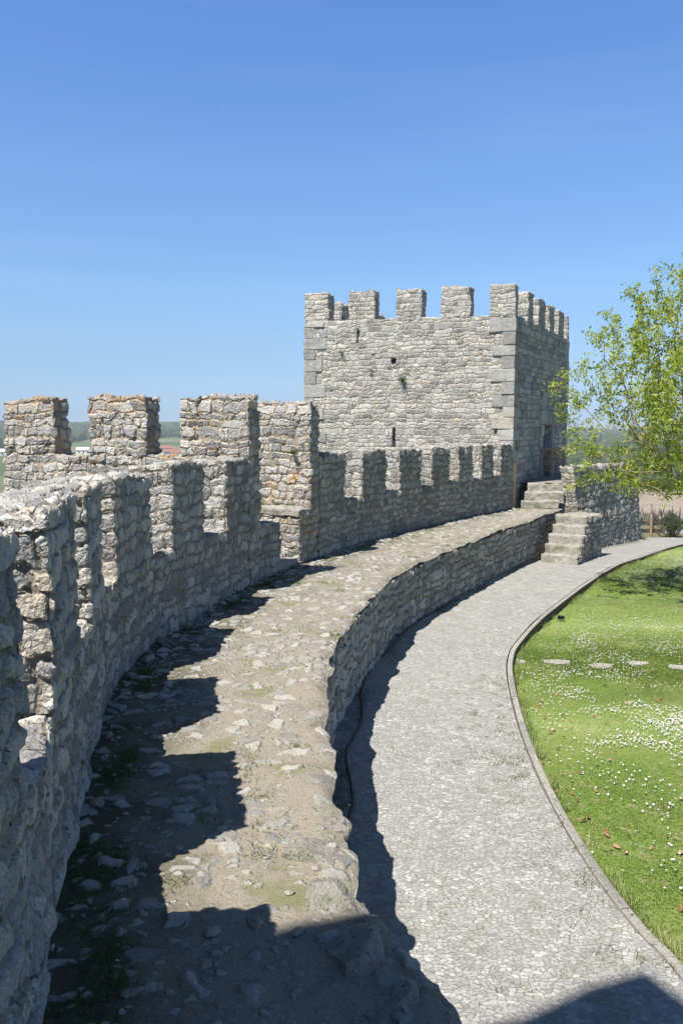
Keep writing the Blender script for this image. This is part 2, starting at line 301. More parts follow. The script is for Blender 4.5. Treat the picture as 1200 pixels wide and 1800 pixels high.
def cobble_mat():
    k = NT('limestone_cobbles'); P = k.pos()
    dn = k.noise(P, 9, 2, .5, True); sc = k.n('ShaderNodeVectorMath', operation='SCALE'); k.L(k.vmath('SUBTRACT', dn, (.5, .5, .5)), sc.inputs[0]); sc.inputs['Scale'].default_value = .05
    M = k.map(k.vmath('ADD', P, sc.outputs[0]), (21, 28, 0)); v = k.voro(M, 1, rnd=1); e = k.voro(M, 1, 'DISTANCE_TO_EDGE', 1)
    c = k.sep(v.outputs['Color']); n1 = k.noise(P, 40, 4, .7); n2 = k.noise(P, 140, 3, .7); nb = k.noise(P, .55, 4, .6); ng = k.noise(P, 5, 4, .65)
    st = k.rng(k.math('ADD', e.outputs[0], k.math('MULTIPLY', k.math('SUBTRACT', n1, .5), .6)), -.12, .13)
    pv = k.vmath('SUBTRACT', M, v.outputs['Position']); cx = k.n('ShaderNodeCombineXYZ'); k.L(k.math('SUBTRACT', c[1], .5), cx.inputs[0]); k.L(k.math('SUBTRACT', c[2], .5), cx.inputs[1])
    h = k.math('MULTIPLY', st, k.math('ADD', k.math('MULTIPLY_ADD', c[0], .010, .010), k.math('MULTIPLY', k.vmath('DOT_PRODUCT', pv, cx.outputs[0]), .020)))
    h = k.math('ADD', h, k.math('ADD', k.math('MULTIPLY', n1, .007), k.math('MULTIPLY', n2, .003))); k.disp(h, False, .55)
    col = k.ramp(c[0], [(0, (.29, .28, .27)), (.4, (.36, .35, .335)), (.8, (.40, .39, .37)), (1, (.48, .465, .435))])
    col = k.mix(1.0, col, k.ramp(n1, [(.25, (.72, .72, .72)), (.55, (1, 1, 1)), (.8, (1.2, 1.19, 1.15))]), 'MULTIPLY')
    wh = k.math('MULTIPLY', k.math('GREATER_THAN', c[2], .74), k.rng(k.noise(P, 2.6, 3, .6), .42, .62)); col = k.mix(k.math('MULTIPLY', wh, .5), col, (.62, .60, .56))
    jt = k.mix(k.rng(ng, .4, .65), (.345, .335, .31), (.29, .28, .24)); col = k.mix(st, jt, col)
    col = k.mix(k.math('MULTIPLY', k.rng(nb, .4, .7), .22), col, (.50, .485, .45))
    gm = k.math('MULTIPLY', k.math('MULTIPLY', k.rng(ng, .52, .60), k.rng(nb, .40, .55)), k.math('SUBTRACT', 1, k.math('MULTIPLY', st, .75))); col = k.mix(k.math('MULTIPLY', gm, .8), col, (.17, .20, .07))
    k.color(col); return k.m

def lawn_mat(nm='lawn_turf', ca=(.18, .28, .05), cb=(.25, .32, .08)):
    k = NT(nm); P = k.pos(); n1 = k.noise(P, .9, 4, .6); n2 = k.noise(P, 28, 4, .75); n3 = k.noise(P, 6, 3, .6)
    col = k.mix(k.rng(n1, .35, .65), ca, cb); col = k.mix(1.0, col, k.ramp(n2, [(.3, (.45, .5, .4)), (.55, (1, 1, 1)), (.8, (1.3, 1.25, 1.1))]), 'MULTIPLY')
    col = k.mix(k.math('MULTIPLY', k.rng(n3, .52, .68), .6), col, (.36, .33, .16)); k.color(col)
    k.disp(k.math('MULTIPLY', n2, .03), False); return k.m

def leafy(name, stops, trans=.35, rough=.55, patch=False):
    """small leaves and blades: colour varies from one island to the next"""
    k = NT(name); rnd = k.n('ShaderNodeNewGeometry').outputs['Random Per Island']; col = k.mix(1.0, k.ramp(rnd, stops), (.82, .82, .82), 'MULTIPLY'); (k.color(col, 1.0) if not patch else k.color(k.mix(k.math('MULTIPLY', k.rng(k.noise(k.pos(), 1.3, 4, .65), .48, .66), .55), col, (.40, .40, .17)), 1.0))
    k.b.inputs['Roughness'].default_value = rough
    tr = k.n('ShaderNodeBsdfTranslucent'); k.L(col, tr.inputs[0]); mx = k.n('ShaderNodeMixShader'); mx.inputs[0].default_value = trans
    k.L(k.b.outputs[0], mx.inputs[1]); k.L(tr.outputs[0], mx.inputs[2]); k.L(mx.outputs[0], k.out.inputs[0]); return k.m

M_CURT = rubble('curtain_rubble', 4.0, 6.6, .040, .75, .10, 1.26, .45, (.36, .325, .27), True, 1.15, .24, 0, .55)
M_CROSS = rubble('cross_wall_rubble', 4.0, 6.8, .048, .6, .9, 1.3, .18, (.48, .41, .31), True, 1.2, .22, 2.62, .35)
M_TOWER = rubble('tower_rubble', 3.6, 7.4, .034, .8, .15, 1.34, .12, (.50, .455, .385), True, 1.2, .21, 0, .25)
M_TSIDE = rubble('tower_side_rubble', 2.9, 5.2, .042, .6, .10, 1.32, .40, course=True, wob=.2, facet=.3)
M_RET = rubble('retaining_rubble', 3.7, 6.2, .048, .75, .05, 1.22, .25, (.33, .29, .21), True, 1.3, .28, 0, .45)
M_STEP = stone_plain('step_stone', (.44, .415, .37), .05, 8, False, .45)
M_ASH = ashlar('ashlar', 1.32); M_SAND = stone_plain('sandy_ashlar', (.66, .54, .42), .008, 12)
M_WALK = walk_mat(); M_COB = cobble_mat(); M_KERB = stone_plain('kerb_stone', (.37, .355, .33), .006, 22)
M_LAWN = lawn_mat(); M_VERGE = lawn_mat('dry_verge', (.17, .165, .075), (.25, .20, .12)); M_ROCK = stone_plain('loose_rock', (.39, .37, .335), .06, 9, True, .35); M_SLAB = stone_plain('stepping_slab', (.38, .365, .335), .008, 18)

# ------------------------------------------------------------------ masonry builder
def wall_body(C, s0, s1, T, z0, z1, cell, ends=(True, True), notop=(), holes=(), outer=True, amp=.018, Ubase=0.0, rough_top=.02, noz=()):
    """wall on the left of curve C: near face on the curve, T thick; z0/z1 functions of s; holes = (s0,s1,z0,z1,depth)"""
    mb = MB()
    cuts = sorted({s0, s1} | {v for h in holes for v in h[:2]} | {v for h in notop for v in h if s0 < v < s1})
    ss = [cuts[0]]
    for a, b in zip(cuts[:-1], cuts[1:]): ss += list(np.linspace(a, b, max(1, round((b - a) / cell)) + 1)[1:])
    ss = np.array(ss); P = C.at(ss); N = C.left(ss)
    Z0 = np.array([z0(x) for x in ss]); Z1 = np.array([z1(x) for x in ss])
    zc = sorted({0.0, 1.0} | ({(h[k] - Z0.mean()) / (Z1.mean() - Z0.mean()) for h in holes for k in (2, 3)} if holes else set()))
    hh = float((Z1 - Z0).mean()); zf = [0.0]
    for a, b in zip(zc[:-1], zc[1:]): zf += list(np.linspace(a, b, max(1, round((b - a) * hh / cell)) + 1)[1:])
    zf = np.array(zf); Z = Z0[:, None] + (Z1 - Z0)[:, None] * zf[None, :]
    tt = np.linspace(0, 1, max(1, round(T / cell)) + 1)
    def face(k): q = P + N * T * k; return np.concatenate([np.repeat(q[:, None, :], len(zf), 1), Z[..., None]], -1)
    A = face(0.0); S = np.repeat(ss[:, None], len(zf), 1); UV = np.stack([S + Ubase, Z], -1)
    mask = None
    if holes:
        mask = np.ones((len(ss) - 1, len(zf) - 1), bool); sm = (ss[1:] + ss[:-1]) / 2; zm = (Z[:-1, :-1] + Z[:-1, 1:]) / 2
        for h in holes: mask &= ~((sm[:, None] > h[0]) & (sm[:, None] < h[1]) & (zm > h[2]) & (zm < h[3]))
    mb.patch(A, UV, mask)
    for h in holes:                                                 # reveals and back of each opening
        sel = np.where((ss >= h[0] - 1e-6) & (ss <= h[1] + 1e-6))[0]; zi = np.where((zf * hh + Z0.mean() >= h[2] - 1e-4) & (zf * hh + Z0.mean() <= h[3] + 1e-4))[0]
        dd = np.linspace(0, h[4], max(1, round(h[4] / .08)) + 1)
        for i in (sel[0], sel[-1]):
            q = P[i][None] + N[i][None] * dd[:, None]; a = np.concatenate([np.repeat(q[:, None], len(zi), 1), np.repeat(Z[i, zi][None], len(dd), 0)[..., None]], -1)
            u = np.stack([np.repeat((ss[i] + dd)[:, None], len(zi), 1) + Ubase, a[..., 2]], -1); mb.patch(a, u, flip=(i == sel[-1]))
        for j in (zi[0], zi[-1]):
            q = P[sel][:, None] + N[sel][:, None] * dd[None, :, None]; a = np.concatenate([q, np.repeat(Z[sel, j][:, None], len(dd), 1)[..., None]], -1)
            u = np.stack([np.repeat(ss[sel][:, None], len(dd), 1) + Ubase, Z[sel, j][:, None] + dd[None]], -1); mb.patch(a, u, flip=(j == zi[-1]))
        q = P[sel] + N[sel] * h[4]; a = np.concatenate([np.repeat(q[:, None], len(zi), 1), Z[np.ix_(sel, zi)][..., None]], -1); mb.patch(a, UV[np.ix_(sel, zi)] + 3)
    if outer: mb.patch(face(1.0), np.stack([S + 41, Z], -1), flip=True)
    B = np.concatenate([P[:, None] + N[:, None] * T * tt[None, :, None], np.repeat(Z1[:, None], len(tt), 1)[..., None]], -1)
    mt = np.ones((len(ss) - 1, len(tt) - 1), bool); sm = (ss[1:] + ss[:-1]) / 2
    for a, b in notop: mt &= ~((sm > a) & (sm < b))[:, None]
    mb.patch(B, np.stack([np.repeat(ss[:, None], len(tt), 1) + Ubase, Z1[:, None] + T * tt[None]], -1), mt)
    for e, i in ((0, 0), (1, -1)):
        if not ends[e]: continue
        q = P[i][None] + N[i][None] * T * tt[:, None]; a = np.concatenate([np.repeat(q[:, None], len(zf), 1), np.repeat(Z[i][None], len(tt), 0)[..., None]], -1)
        u = np.stack([np.repeat((ss[i] + (T * tt if e else -T * tt))[:, None], len(zf), 1) + Ubase, a[..., 2]], -1); mb.patch(a, u, flip=(e == 0))
    return mb
def lumpy(amp, top=None, rag=.02, chip=0.0):
    def f(V):
        W = lump(V, amp)
        if chip: W = W + (lump(V, chip, 9.0) - V)
        if top is not None:
            k = np.clip((V[:, 2] - (top - .10)) / .10, 0, 1); W[:, 2] += k * rag * (fbm(V, 5, 5, 2))
        return W
    return f

# ------------------------------------------------------------------ curtain wall with battlements
curtain = Curve([(-1.0, -2.5), (-1.0, -.5), (-1.03, 1.0), (-1.12, 2.2), (-1.28, 3.24), (-1.48, 4.13), (-1.75, 5.4), (-2.0, 6.64), (-2.16, 7.7), (-2.19, 8.6), (-2.1, 9.6),
                 (-1.84, 11.0), (-1.45, 12.85), (-1.03, 14.15), (-.6, 15.4), (.06, 16.94), (1.36, 19.54), (3.08, 22.22), (5.3, 25.6)])
F = 1450.0; TH = R(5.83)
def s_px(C, px, z=1.9, a=0.0, b=None):
    """arc length where the curve crosses a bearing seen from the viewpoint"""
    t = np.linspace(a, C.L if b is None else b, 4000); p = C.at(t); wd = p[:, 1] * math.cos(TH) - (z - CAM_H) * math.sin(TH)
    x = np.where(wd > .1, 600 + F * p[:, 0] / np.maximum(wd, .1), -9e9); i = np.argmin(np.abs(x - px)); return float(t[i])
sN = curtain.s_of_y(2.3)
near_m = [(-1.2, 1.0), (1.6, 3.18)]                                   # y ranges of the merlons beside the viewpoint
near = [(curtain.s_of_y(a), curtain.s_of_y(b)) for a, b in near_m]
near += [(s_px(curtain, a, 1.9, sN), s_px(curtain, b, 1.9, sN)) for a, b in ((82, 129),)]
s9 = curtain.s_of_y(5.6)
near += [(s_px(curtain, a, 1.9, s9), s_px(curtain, b, 1.9, s9)) for a, b in ((151, 178), (202, 264), (303, 358))]
sE = curtain.s_of_y(12.88); near += [(s_px(curtain, 398, 1.9, s9), sE)]
SILL = 1.03; TOP = 2.0; TC = .55
print('near merlons y', [(round(float(curtain.at(a)[1]), 2), round(float(curtain.at(b)[1]), 2)) for a, b in near])
cw = thing('curtain_wall', 'long curving battlemented grey rubble wall along the left of the wall walk, in shade on its inner face', 'wall', (-1.5, 5, 0))
sB = curtain.s_of_y(13.33); sG = curtain.s_of_y(14.1)
def merlon(C, a, b, T, z0, z1, cell, mat, parent, rag=.03, amp=.02, name='merlon'):
    wall_body(C, a, b, T, lambda s: z0, lambda s: z1, cell).build(name, mat, parent, fn=lumpy(amp, z1, rag))
wall_body(curtain, 0, sE, TC, lambda s: -.25, lambda s: SILL, .035, (True, False), notop=near).build('wall', M_CURT, cw, fn=lumpy(.02))
for i, (a, b) in enumerate(near): merlon(curtain, a, b, TC, SILL, TOP + [.05, .1, .07, .02, .0, .03, .02][i], .02 if i < 4 else .03, M_CURT, cw)
wall_body(curtain, sB, sG, TC, lambda s: -.25, lambda s: .93 if s < sG - .32 else .86, .035).build('wall', M_CURT, cw, fn=lumpy(.025))
sT = curtain.s_of_y(15.85); sZ = curtain.L
far = [(s_px(curtain, a, 1.9, sT), s_px(curtain, b, 1.9, sT)) for a, b in ((562, 607), (637, 679), (703, 740), (759, 790), (806, 831), (847, 868), (881, 903))]
far[0] = (sT, far[0][1]); far[-1] = (far[-1][0], sZ)
wall_body(curtain, sT, sZ, .5, lambda s: -.25, lambda s: SILL, .05, notop=far).build('wall', M_CURT, cw, fn=lumpy(.02))
for a, b in far: merlon(curtain, a, b, .5, SILL, TOP, .045, M_CURT, cw)

# cross wall with three tall merlons running out from the curtain
E = curtain.at(sE); dE = np.array([-.954, .30]); crossC = Curve([E, E + dE * 4.62], False)
class Flip(Curve):                                                    # the same line with its thickness on the other side
    def left(s, t): return -super().left(t)
def rev(p, q): return Curve([q, p], False)
cx = thing('cross_wall', 'pale sunlit rubble wall with three tall square merlons and orange lichen, at the left beyond the near battlements', 'wall', (E[0] - 2, E[1] + .6, 0))
cross = rev(E, E + dE * 4.62); Lc = cross.L; cm = [(Lc - b, Lc - a) for a, b in ((0, 1.18), (1.80, 2.88), (3.57, 4.57))]
wall_body(cross, 0, Lc, .45, lambda s: -3.0, lambda s: 2.05, .045, notop=cm).build('wall', M_CROSS, cx, fn=lumpy(.03))
for a, b in cm: merlon(cross, a, b, .45, 2.05, 2.99, .04, M_CROSS, cx, .05, .035)
# wall stub with a ledge beside the opening
q0 = curtain.at(curtain.s_of_y(15.43)); tq = curtain.tan(np.array([curtain.s_of_y(15.5)]))[0]; nq = np.array([-tq[1], tq[0]])
ws = thing('wall_stub', 'tall square stump of pale wall with a stone ledge beside the opening', 'wall', (q0[0] - .5, q0[1] + .2, 0))
wall_body(rev(q0, q0 + nq * 1.5), 0, 1.5, .41, lambda s: -.3, lambda s: 2.97, .04).build('wall', M_CROSS, ws, fn=lumpy(.03, 2.97, .05))
q1 = q0 - tq * .50
wall_body(rev(q1 + tq * .03, q1 + tq * .03 + nq * 1.5), 0, 1.5, .46, lambda s: -.3, lambda s: .90, .04).build('ledge_base', M_CROSS, ws, fn=lumpy(.02))
wall_body(rev(q1, q1 + nq * 1.5), 0, 1.5, .49, lambda s: .905, lambda s: 1.02, .04).build('ledge', M_STEP, ws, fn=lumpy(.03, None, 0, .016))
g0 = curtain.at(sG); g1 = q1
mb = MB(); pts = np.array([[E + tq * .3, q1 + tq * .6], [E + tq * .3 + dE * 4.5, q1 + tq * .6 + dE * 4.5]])
mb.patch(np.concatenate([pts, np.full((2, 2, 1), .03)], -1), flip=True); tag(mb.build('terrace', M_WALK), None, None, None, 'structure')
sill = thing('threshold', 'worn flat stone sill in the floor of the opening through the curtain wall', 'step', (g0[0], g0[1], 0))
wall_body(Curve([g0 + tq * .02, g1 - tq * .02], False), 0, float(np.linalg.norm(g1 - g0)) - .05, .45, lambda s: -.2, lambda s: .13, .04).build('slab', M_STEP, sill, fn=lumpy(.02))

# ------------------------------------------------------------------ wall walk and retaining wall
edge = Curve([(1.0, -2.5), (.95, 1.2), (.70, 2.6), (.47, 3.3), (.25, 3.85), (.10, 4.35), (.0, 4.75), (-.04, 5.2), (-.09, 5.7), (-.12, 6.3), (-.15, 7.0), (-.16, 7.9), (-.12, 8.95), (0, 9.98), (.26, 11.26),
              (.68, 13.1), (1.0, 14.22), (1.85, 16.17), (3.25, 18.95), (4.45, 21.2), (6.80, 25.45)])
ys = []; y = -2.4
while y < 25.5: ys.append(y); y += .03 if y < 9 else .045 if y < 15 else .08
ys = np.array(ys); xl = curtain.x_of_y(ys) - .12; xr = edge.x_of_y(ys) + .012
kk = 1 - (1 - np.linspace(0, 1, 76)) ** 1.25; X = xl[:, None] + (xr - xl)[:, None] * kk; Yg = np.repeat(ys[:, None], 76, 1)
G = np.stack([X, Yg, np.zeros_like(X)], -1); ragg = fbm(G, 2.6, 91, 3); dx_ = xr[:, None] + .03 * ragg - X; G[..., 0] += np.clip(1 - dx_ / .5, 0, 1) * .045 * ragg
G[..., 2] = .02 * fbm(G, 1.3, 3, 3) - .01 - .05 * np.clip(1 - dx_ / .13, 0, 1) ** 2 + .02 * np.clip(1 - dx_ / .4, 0, 1) * fbm(G, 3.1, 33, 2)
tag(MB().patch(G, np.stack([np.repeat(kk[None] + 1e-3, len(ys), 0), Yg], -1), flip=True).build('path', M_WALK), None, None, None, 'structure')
rw = thing('retaining_wall', 'low curving rubble retaining wall between the wall walk and the cobbled path', 'wall', (1, 12, -1.2))
edgeR = Curve(edge.P, False)
wall_body(edgeR, 0, edgeR.L, .42, lambda s: float(zp(edgeR.at(s)[1])) - .25, lambda s: -.055, .04, outer=False).build('wall', M_RET, rw, fn=lumpy(.03, -.055, .03))

# ------------------------------------------------------------------ tower
TL = np.array([-1.23, 28.4]); TR = np.array([5.32, 25.74]); TB = np.array([8.95, 33.0]); TK = TL + TB - TR
TT = .5
tw = thing('square_tower', 'square grey stone tower with battlements and ashlar corners at the end of the walk', 'tower', (4, 30, 0))
fr = Curve([TL, TR], False); dr = (TB - TR) / np.linalg.norm(TB - TR); rt = Curve([TR, TB], False); bk = Curve([TB, TK], False); lf = Curve([TK, TL], False)
zt = lambda s: 6.08 - .13 * s / fr.L
def sx(C, px, z): return s_px(C, px, z)
def zy(C, s, py):
    p = C.at(s); v = (900 - py) / F; c, n = math.cos(TH), math.sin(TH); t = p[1] / (c + v * n); return CAM_H + t * (v * c - n)
def hole(C, x0, x1, y0, y1, z, d): a, b = sx(C, x0, z), sx(C, x1, z); m = (a + b) / 2; return (a, b, zy(C, m, y1), zy(C, m, y0), d)
fh = [hole(fr, 626.5, 630.5, 577, 600, 5.5, .5), hole(fr, 689.5, 695.5, 753, 786, 2.5, .5), hole(fr, 687, 696, 630, 640, 4.5, .3), hole(fr, 869, 873, 755, 764, 2.5, .2)]
fm = [(sx(fr, a, 6.5), sx(fr, b, 6.5)) for a, b in ((540, 577), (613, 658), (696, 741), (775, 826), (861, 903))]
fm[0] = (0, fm[0][1]); fm[-1] = (fm[-1][0], fr.L)
wall_body(fr, 0, fr.L, TT, lambda s: -1.8, zt, .05, notop=fm, holes=fh).build('wall', M_TOWER, tw, fn=lumpy(.022))
for a, b in fm: merlon(fr, a, b, .45, 0, 0, .045, M_TOWER, tw) if False else wall_body(fr, a, b, TT, zt, lambda s: 6.99 - .10 * s / fr.L, .045).build('merlon', M_TOWER, tw, fn=lumpy(.03, 6.93, .04))
ra = TT; door = (4.0, 5.3, .70, 2.62, .9)
rm = [(sx(rt, a, 6.5), sx(rt, b, 6.5)) for a, b in ((928, 938), (947, 958), (966, 974), (982, 991), (998, 1004))]
rm[-1] = (rm[-1][0], rt.L)
print('right merlons', rm, rt.L)
wall_body(rt, ra, rt.L, TT, lambda s: -2.2, lambda s: 5.95, .06, notop=rm, holes=[door]).build('wall', M_TSIDE, tw, fn=lumpy(.025))
for a, b in rm: wall_body(rt, a, b, TT, lambda s: 5.95, lambda s: 6.87, .05).build('merlon', M_TOWER, tw, fn=lumpy(.03, 6.87, .04))
for C, zz in ((bk, 6.0), (lf, 6.05)):
    mm = [(u, u + .85) for u in np.arange(.9, C.L - 1.2, 1.55)]
    wall_body(C, TT, C.L - TT * (C is lf) , TT, lambda s: -2.5, lambda s: zz, .12, notop=mm).build('wall', M_TSIDE, tw, fn=lumpy(.025))
    for a, b in mm: wall_body(C, a, b, TT, lambda s: zz, lambda s: zz + .85, .07).build('merlon', M_TOWER, tw, fn=lumpy(.03, zz + .85, .04))
mb = MB(); mb.patch(np.array([[[*(TL + .3), 5.1], [*(TK + .2), 5.1]], [[*(TR + np.array([-.2, .3])), 5.1], [*(TB - .3), 5.1]]])); mb.build('roof', M_WALK, tw)

def blocks(name, specs, mat, parent, bev=.02):
    """ashlar blocks: (corner, dir a, length a, dir b, length b, z0, z1) gathered in one mesh"""
    bm = bmesh.new()
    for c, da, la, db, lb, z0, z1 in specs:
        c = np.array(c); vs = []
        for z in (z0, z1):
            for p in (c, c + da * la, c + da * la + db * lb, c + db * lb): vs.append(bm.verts.new((*(p + RNG.normal(0, .010, 2)), z + random.gauss(0, .006))))
        fs = [(3, 2, 1, 0), (4, 5, 6, 7), (0, 1, 5, 4), (1, 2, 6, 5), (2, 3, 7, 6), (3, 0, 4, 7)]
        for f_ in fs: bm.faces.new([vs[i] for i in f_])
    bmesh.ops.recalc_face_normals(bm, faces=bm.faces[:])
    if bev: bmesh.ops.bevel(bm, geom=bm.edges[:], offset=bev, segments=2, affect='EDGES', profile=.6)
    me = bpy.data.meshes.new(name); bm.to_mesh(me); bm.free(); return link(name, me, mat, parent, False)
df = (TR - TL) / np.linalg.norm(TR - TL); db_ = -df
def quoins(cor, da, dbb, z0, z1, out):
    sp = []; z = z0; k = 0
    while z < z1 - .12:
        h = min(random.uniform(.30, .43), z1 - z); la, lb = (random.uniform(.62, .85), random.uniform(.34, .46)) if k % 2 else (random.uniform(.36, .5), random.uniform(.62, .85))
        o = random.uniform(.024, .042); sp.append((np.array(cor) - da * o - dbb * o, da, la, dbb, lb, z + random.uniform(.004, .012), z + h - random.uniform(.004, .014))); z += h; k += 1
    return sp
blocks('corner_quoins', quoins(TR, db_, dr, 1.45, 5.93, 0), M_ASH, tw)
blocks('corner_quoins', quoins(TL, df, dr, .2, 6.02, 0), M_ASH, tw)
blocks('corner_quoins', quoins(TB, -dr, db_, -1.0, 5.9, 0), M_ASH, tw)
blocks('corner_base', [(TR - db_ * .07 - dr * .07, db_, .30, dr, .36, z, z + h - .012) for z, h in ((-.2, .42), (.22, .6), (.82, .62))], M_SAND, tw)
def rp(s): return TR + dr * s
nr = np.array([dr[1], -dr[0]])                                       # outward from the right face
fs = []
for z, h in ((.72, .45), (1.18, .52), (1.71, .47), (2.19, .42)): fs.append((rp(3.55 + random.uniform(-.1, .05)) + nr * .05, dr, .44 + random.uniform(-.05, .04), -nr, .25, z, z + h - .01))
for z, h in ((.72, .6), (1.33, .45), (1.79, .8)): fs.append((rp(5.31) + nr * .05, dr, random.uniform(.35, .55), -nr, .25, z, z + h - .01))
fs.append((rp(3.5) + nr * .055, dr, 1.05, -nr, .25, 2.63, 3.12)); fs.append((rp(4.57) + nr * .055, dr, 1.2, -nr, .25, 2.63, 3.1)); fs.append((rp(3.65) + nr * .05, dr, .7, -nr, .2, 3.14, 3.6)); fs.append((rp(4.4) + nr * .05, dr, .85, -nr, .2, 3.14, 3.55))
dfm = blocks('door_frame', fs, M_ASH, tw)

# platform, upper steps and parapet beside the tower
step_dir = np.array([.42, .907]); step_w = np.array([.985, -.17])
us = thing('upper_steps', 'three worn stone steps climbing from the wall walk to the tower platform', 'steps', (6.2, 26, 0))
p0 = np.array([5.62, 25.52])
for i in range(3):
    c = p0 + step_dir * .36 * i - step_w * (.0 if i else .02); wd = 1.12 + .07 * i
    wall_body(Curve([c, c + step_w * wd], False), 0, wd, .36 + .1, lambda s: -.3 if i == 0 else .24 * i - .1, lambda s: .24 * (i + 1), .035).build('step', M_STEP, us, fn=lumpy(.022, .24 * (i + 1), .03, .014))
c = p0 + step_dir * 1.08; pl = np.array([[c - step_w * .35, c + step_w * 1.6], [rp(8.6), rp(8.6) + nr * 2.3]]); pl[0, 0] = rp(.9)
tag(MB().patch(np.concatenate([pl, np.full((2, 2, 1), .715)], -1), flip=True).build('platform', M_WALK), None, None, None, 'structure')
pw = thing('parapet_wall', 'battered rubble parapet wall right of the upper steps, dark with shade and partly behind the tree', 'wall', (9, 28, -1.4))
pc = Curve([(7.15, 25.5), (10.95, 30.9)], False)
wall_body(pc, 0, pc.L, .42, lambda s: float(zp(pc.at(s)[1])) - .3, lambda s: 1.30 - .02 * s, .055).build('wall', M_RET, pw, fn=lambda V: lumpy(.03, 1.2, .05)(V + np.stack([np.clip(1.3 - V[:, 2], 0, 4) * .16, np.clip(1.3 - V[:, 2], 0, 4) * .02, 0 * V[:, 2]], -1)))

# side steps from the path up to the wall walk
ss_ = thing('side_steps', 'block of five rough stone steps leading from the cobbled path up to the wall walk', 'steps', (6.4, 23, -1.2))
sd = np.array([.46, .888]); swd = np.array([.80, -.60]); swd = swd / np.linalg.norm(swd); b0 = np.array([5.56, 22.32])
for i in range(5):
    d0 = .40 * i; dep = .40 if i < 4 else 1.25; wd = 1.0 - .02 * i; zt_ = -1.15 + .23 * (i + 1); c = b0 + sd * d0 - swd * .10
    wall_body(Curve([c, c + swd * wd], False), 0, wd, dep + (.0), lambda s: -1.6, lambda s: zt_ - .02, .04).build('step', M_STEP, ss_, fn=lumpy(.024, zt_, .03, .015))
    me = ss_.children[-1].data; me.materials.append(M_RET)
    for p_ in me.polygons: p_.material_index = 1 if p_.normal.x * swd[0] + p_.normal.y * swd[1] > .75 else 0

# ------------------------------------------------------------------ cobbled path, kerb, lawn
kerb = Curve([(2.6, -1.0), (2.45, 3.0), (2.27, 5.15), (2.16, 5.7), (2.07, 6.6), (2.06, 8.0), (2.17, 9.66), (2.40, 11.5), (2.63, 12.73), (3.0, 13.85), (4.09, 16.18), (6.4, 20.35), (8.6, 23.74), (12.1, 28.92), (16, 33)])
ys = np.arange(-2.5, 31.65, .12); xl = np.minimum(edge.x_of_y(np.minimum(ys, 25)) - .25 , 6.4) + np.where(ys > 25, (ys - 25) * .62, 0); xr = kerb.x_of_y(ys) - .02
kk = np.linspace(0, 1, 40); X = xl[:, None] + (xr - xl)[:, None] * kk; Yg = np.repeat(ys[:, None], 40, 1)
tag(MB().patch(np.stack([X, Yg, np.repeat(zp(ys)[:, None], 40, 1) + .012 * fbm(np.stack([X, Yg, X * 0], -1), .8, 8, 2)], -1), flip=True).build('pavement', M_COB), None, None, None, 'structure')
def drop(y): return np.interp(y, [0, 9, 12.5, 15, 21, 28], [.03, .05, .12, .15, .12, .08])
mb = MB(); s = 0.0
while s < kerb.L - .5:
    Ls = random.uniform(.85, 1.15); ss = np.linspace(s + .0015, s + Ls - .0015, 9); p = kerb.at(ss); n = -kerb.left(ss); yy = p[:, 1]
    z1 = zp(yy) + .006 + random.uniform(-.003, .004); z0 = zp(yy) - .4
    for a, b, za, zb, fl in ((0, 0, z0, z1 - .01, True), (0, .01, z1 - .01, z1, True), (.01, .07, z1, z1, True), (.07, .08, z1, z1 - .01, True), (.08, .08, z1 - .01, z0, True)):
        A = np.stack([np.concatenate([p + n * a, za[:, None]], -1), np.concatenate([p + n * b, zb[:, None]], -1)], 1); mb.patch(A, flip=True)
    s += Ls
kb = tag(mb.build('kerb', M_KERB, weld=False, smooth=False), None, None, None, 'structure'); kb.data.materials.append(stone_plain('soiled_stone', (.15, .115, .085), .008, 20, False, .4))
for p_ in kb.data.polygons: p_.material_index = 1 if p_.index % 40 >= 32 else 0          # earth stained side towards the lawn
ys = np.arange(1, 34, .15); kk = np.linspace(0, 1, 70); xl = kerb.x_of_y(ys) + .07; X = xl[:, None] + (26 - xl)[:, None] * kk ** 1.4; Yg = np.repeat(ys[:, None], 70, 1)
def lawn_z(x, y):
    P = np.stack([x, y, x * 0], -1); far_ = np.clip((x - kerb.x_of_y(y)) / 6, 0, 1)
    return zp(y) - drop(y) + .018 * fbm(P, .7, 21, 2) - .05 * far_
tag(MB().patch(np.stack([X, Yg, lawn_z(X, Yg)], -1), flip=True).build('lawn', M_LAWN), None, None, None, 'structure')

# ------------------------------------------------------------------ the country round the castle
def terr_z(x, y):
    r = np.hypot(x, y); a = np.arctan2(x, y); P = np.stack([x, y, x * 0], -1)
    near_ = np.interp(r, [0, 33, 37, 60, 110, 170, 8000], [-2.9, -2.4, -2.6, -8, -20, -25, -25])
    hill = np.interp(r, [500, 1100, 1900, 2700, 8000], [0, 4, 26, 31, 10]) * np.clip(.5 + .5 * np.cos((a + .35) * 1.6), 0, 1) * (1 + .25 * fbm(P, .0018, 4, 3))
    hr = np.interp(r, [700, 1800, 3200, 8000], [0, 8, 24, 12]) * np.clip((a - .05) * 3, 0, 1)
    return near_ + np.where(a < .05, hill, 0) + hr + np.clip((r - 60) / 200, 0, 1) * 1.0 * fbm(P, .006, 9, 3)
rad = np.concatenate([[0, 15, 28], np.geomspace(33, 7000, 150)]); ang = np.concatenate([np.linspace(-.62, .62, 300), np.linspace(.62, 2 * math.pi - .62, 60)[1:]])
Rr, Aa = np.meshgrid(rad, ang, indexing='ij'); X = Rr * np.sin(Aa); Yg = Rr * np.cos(Aa)
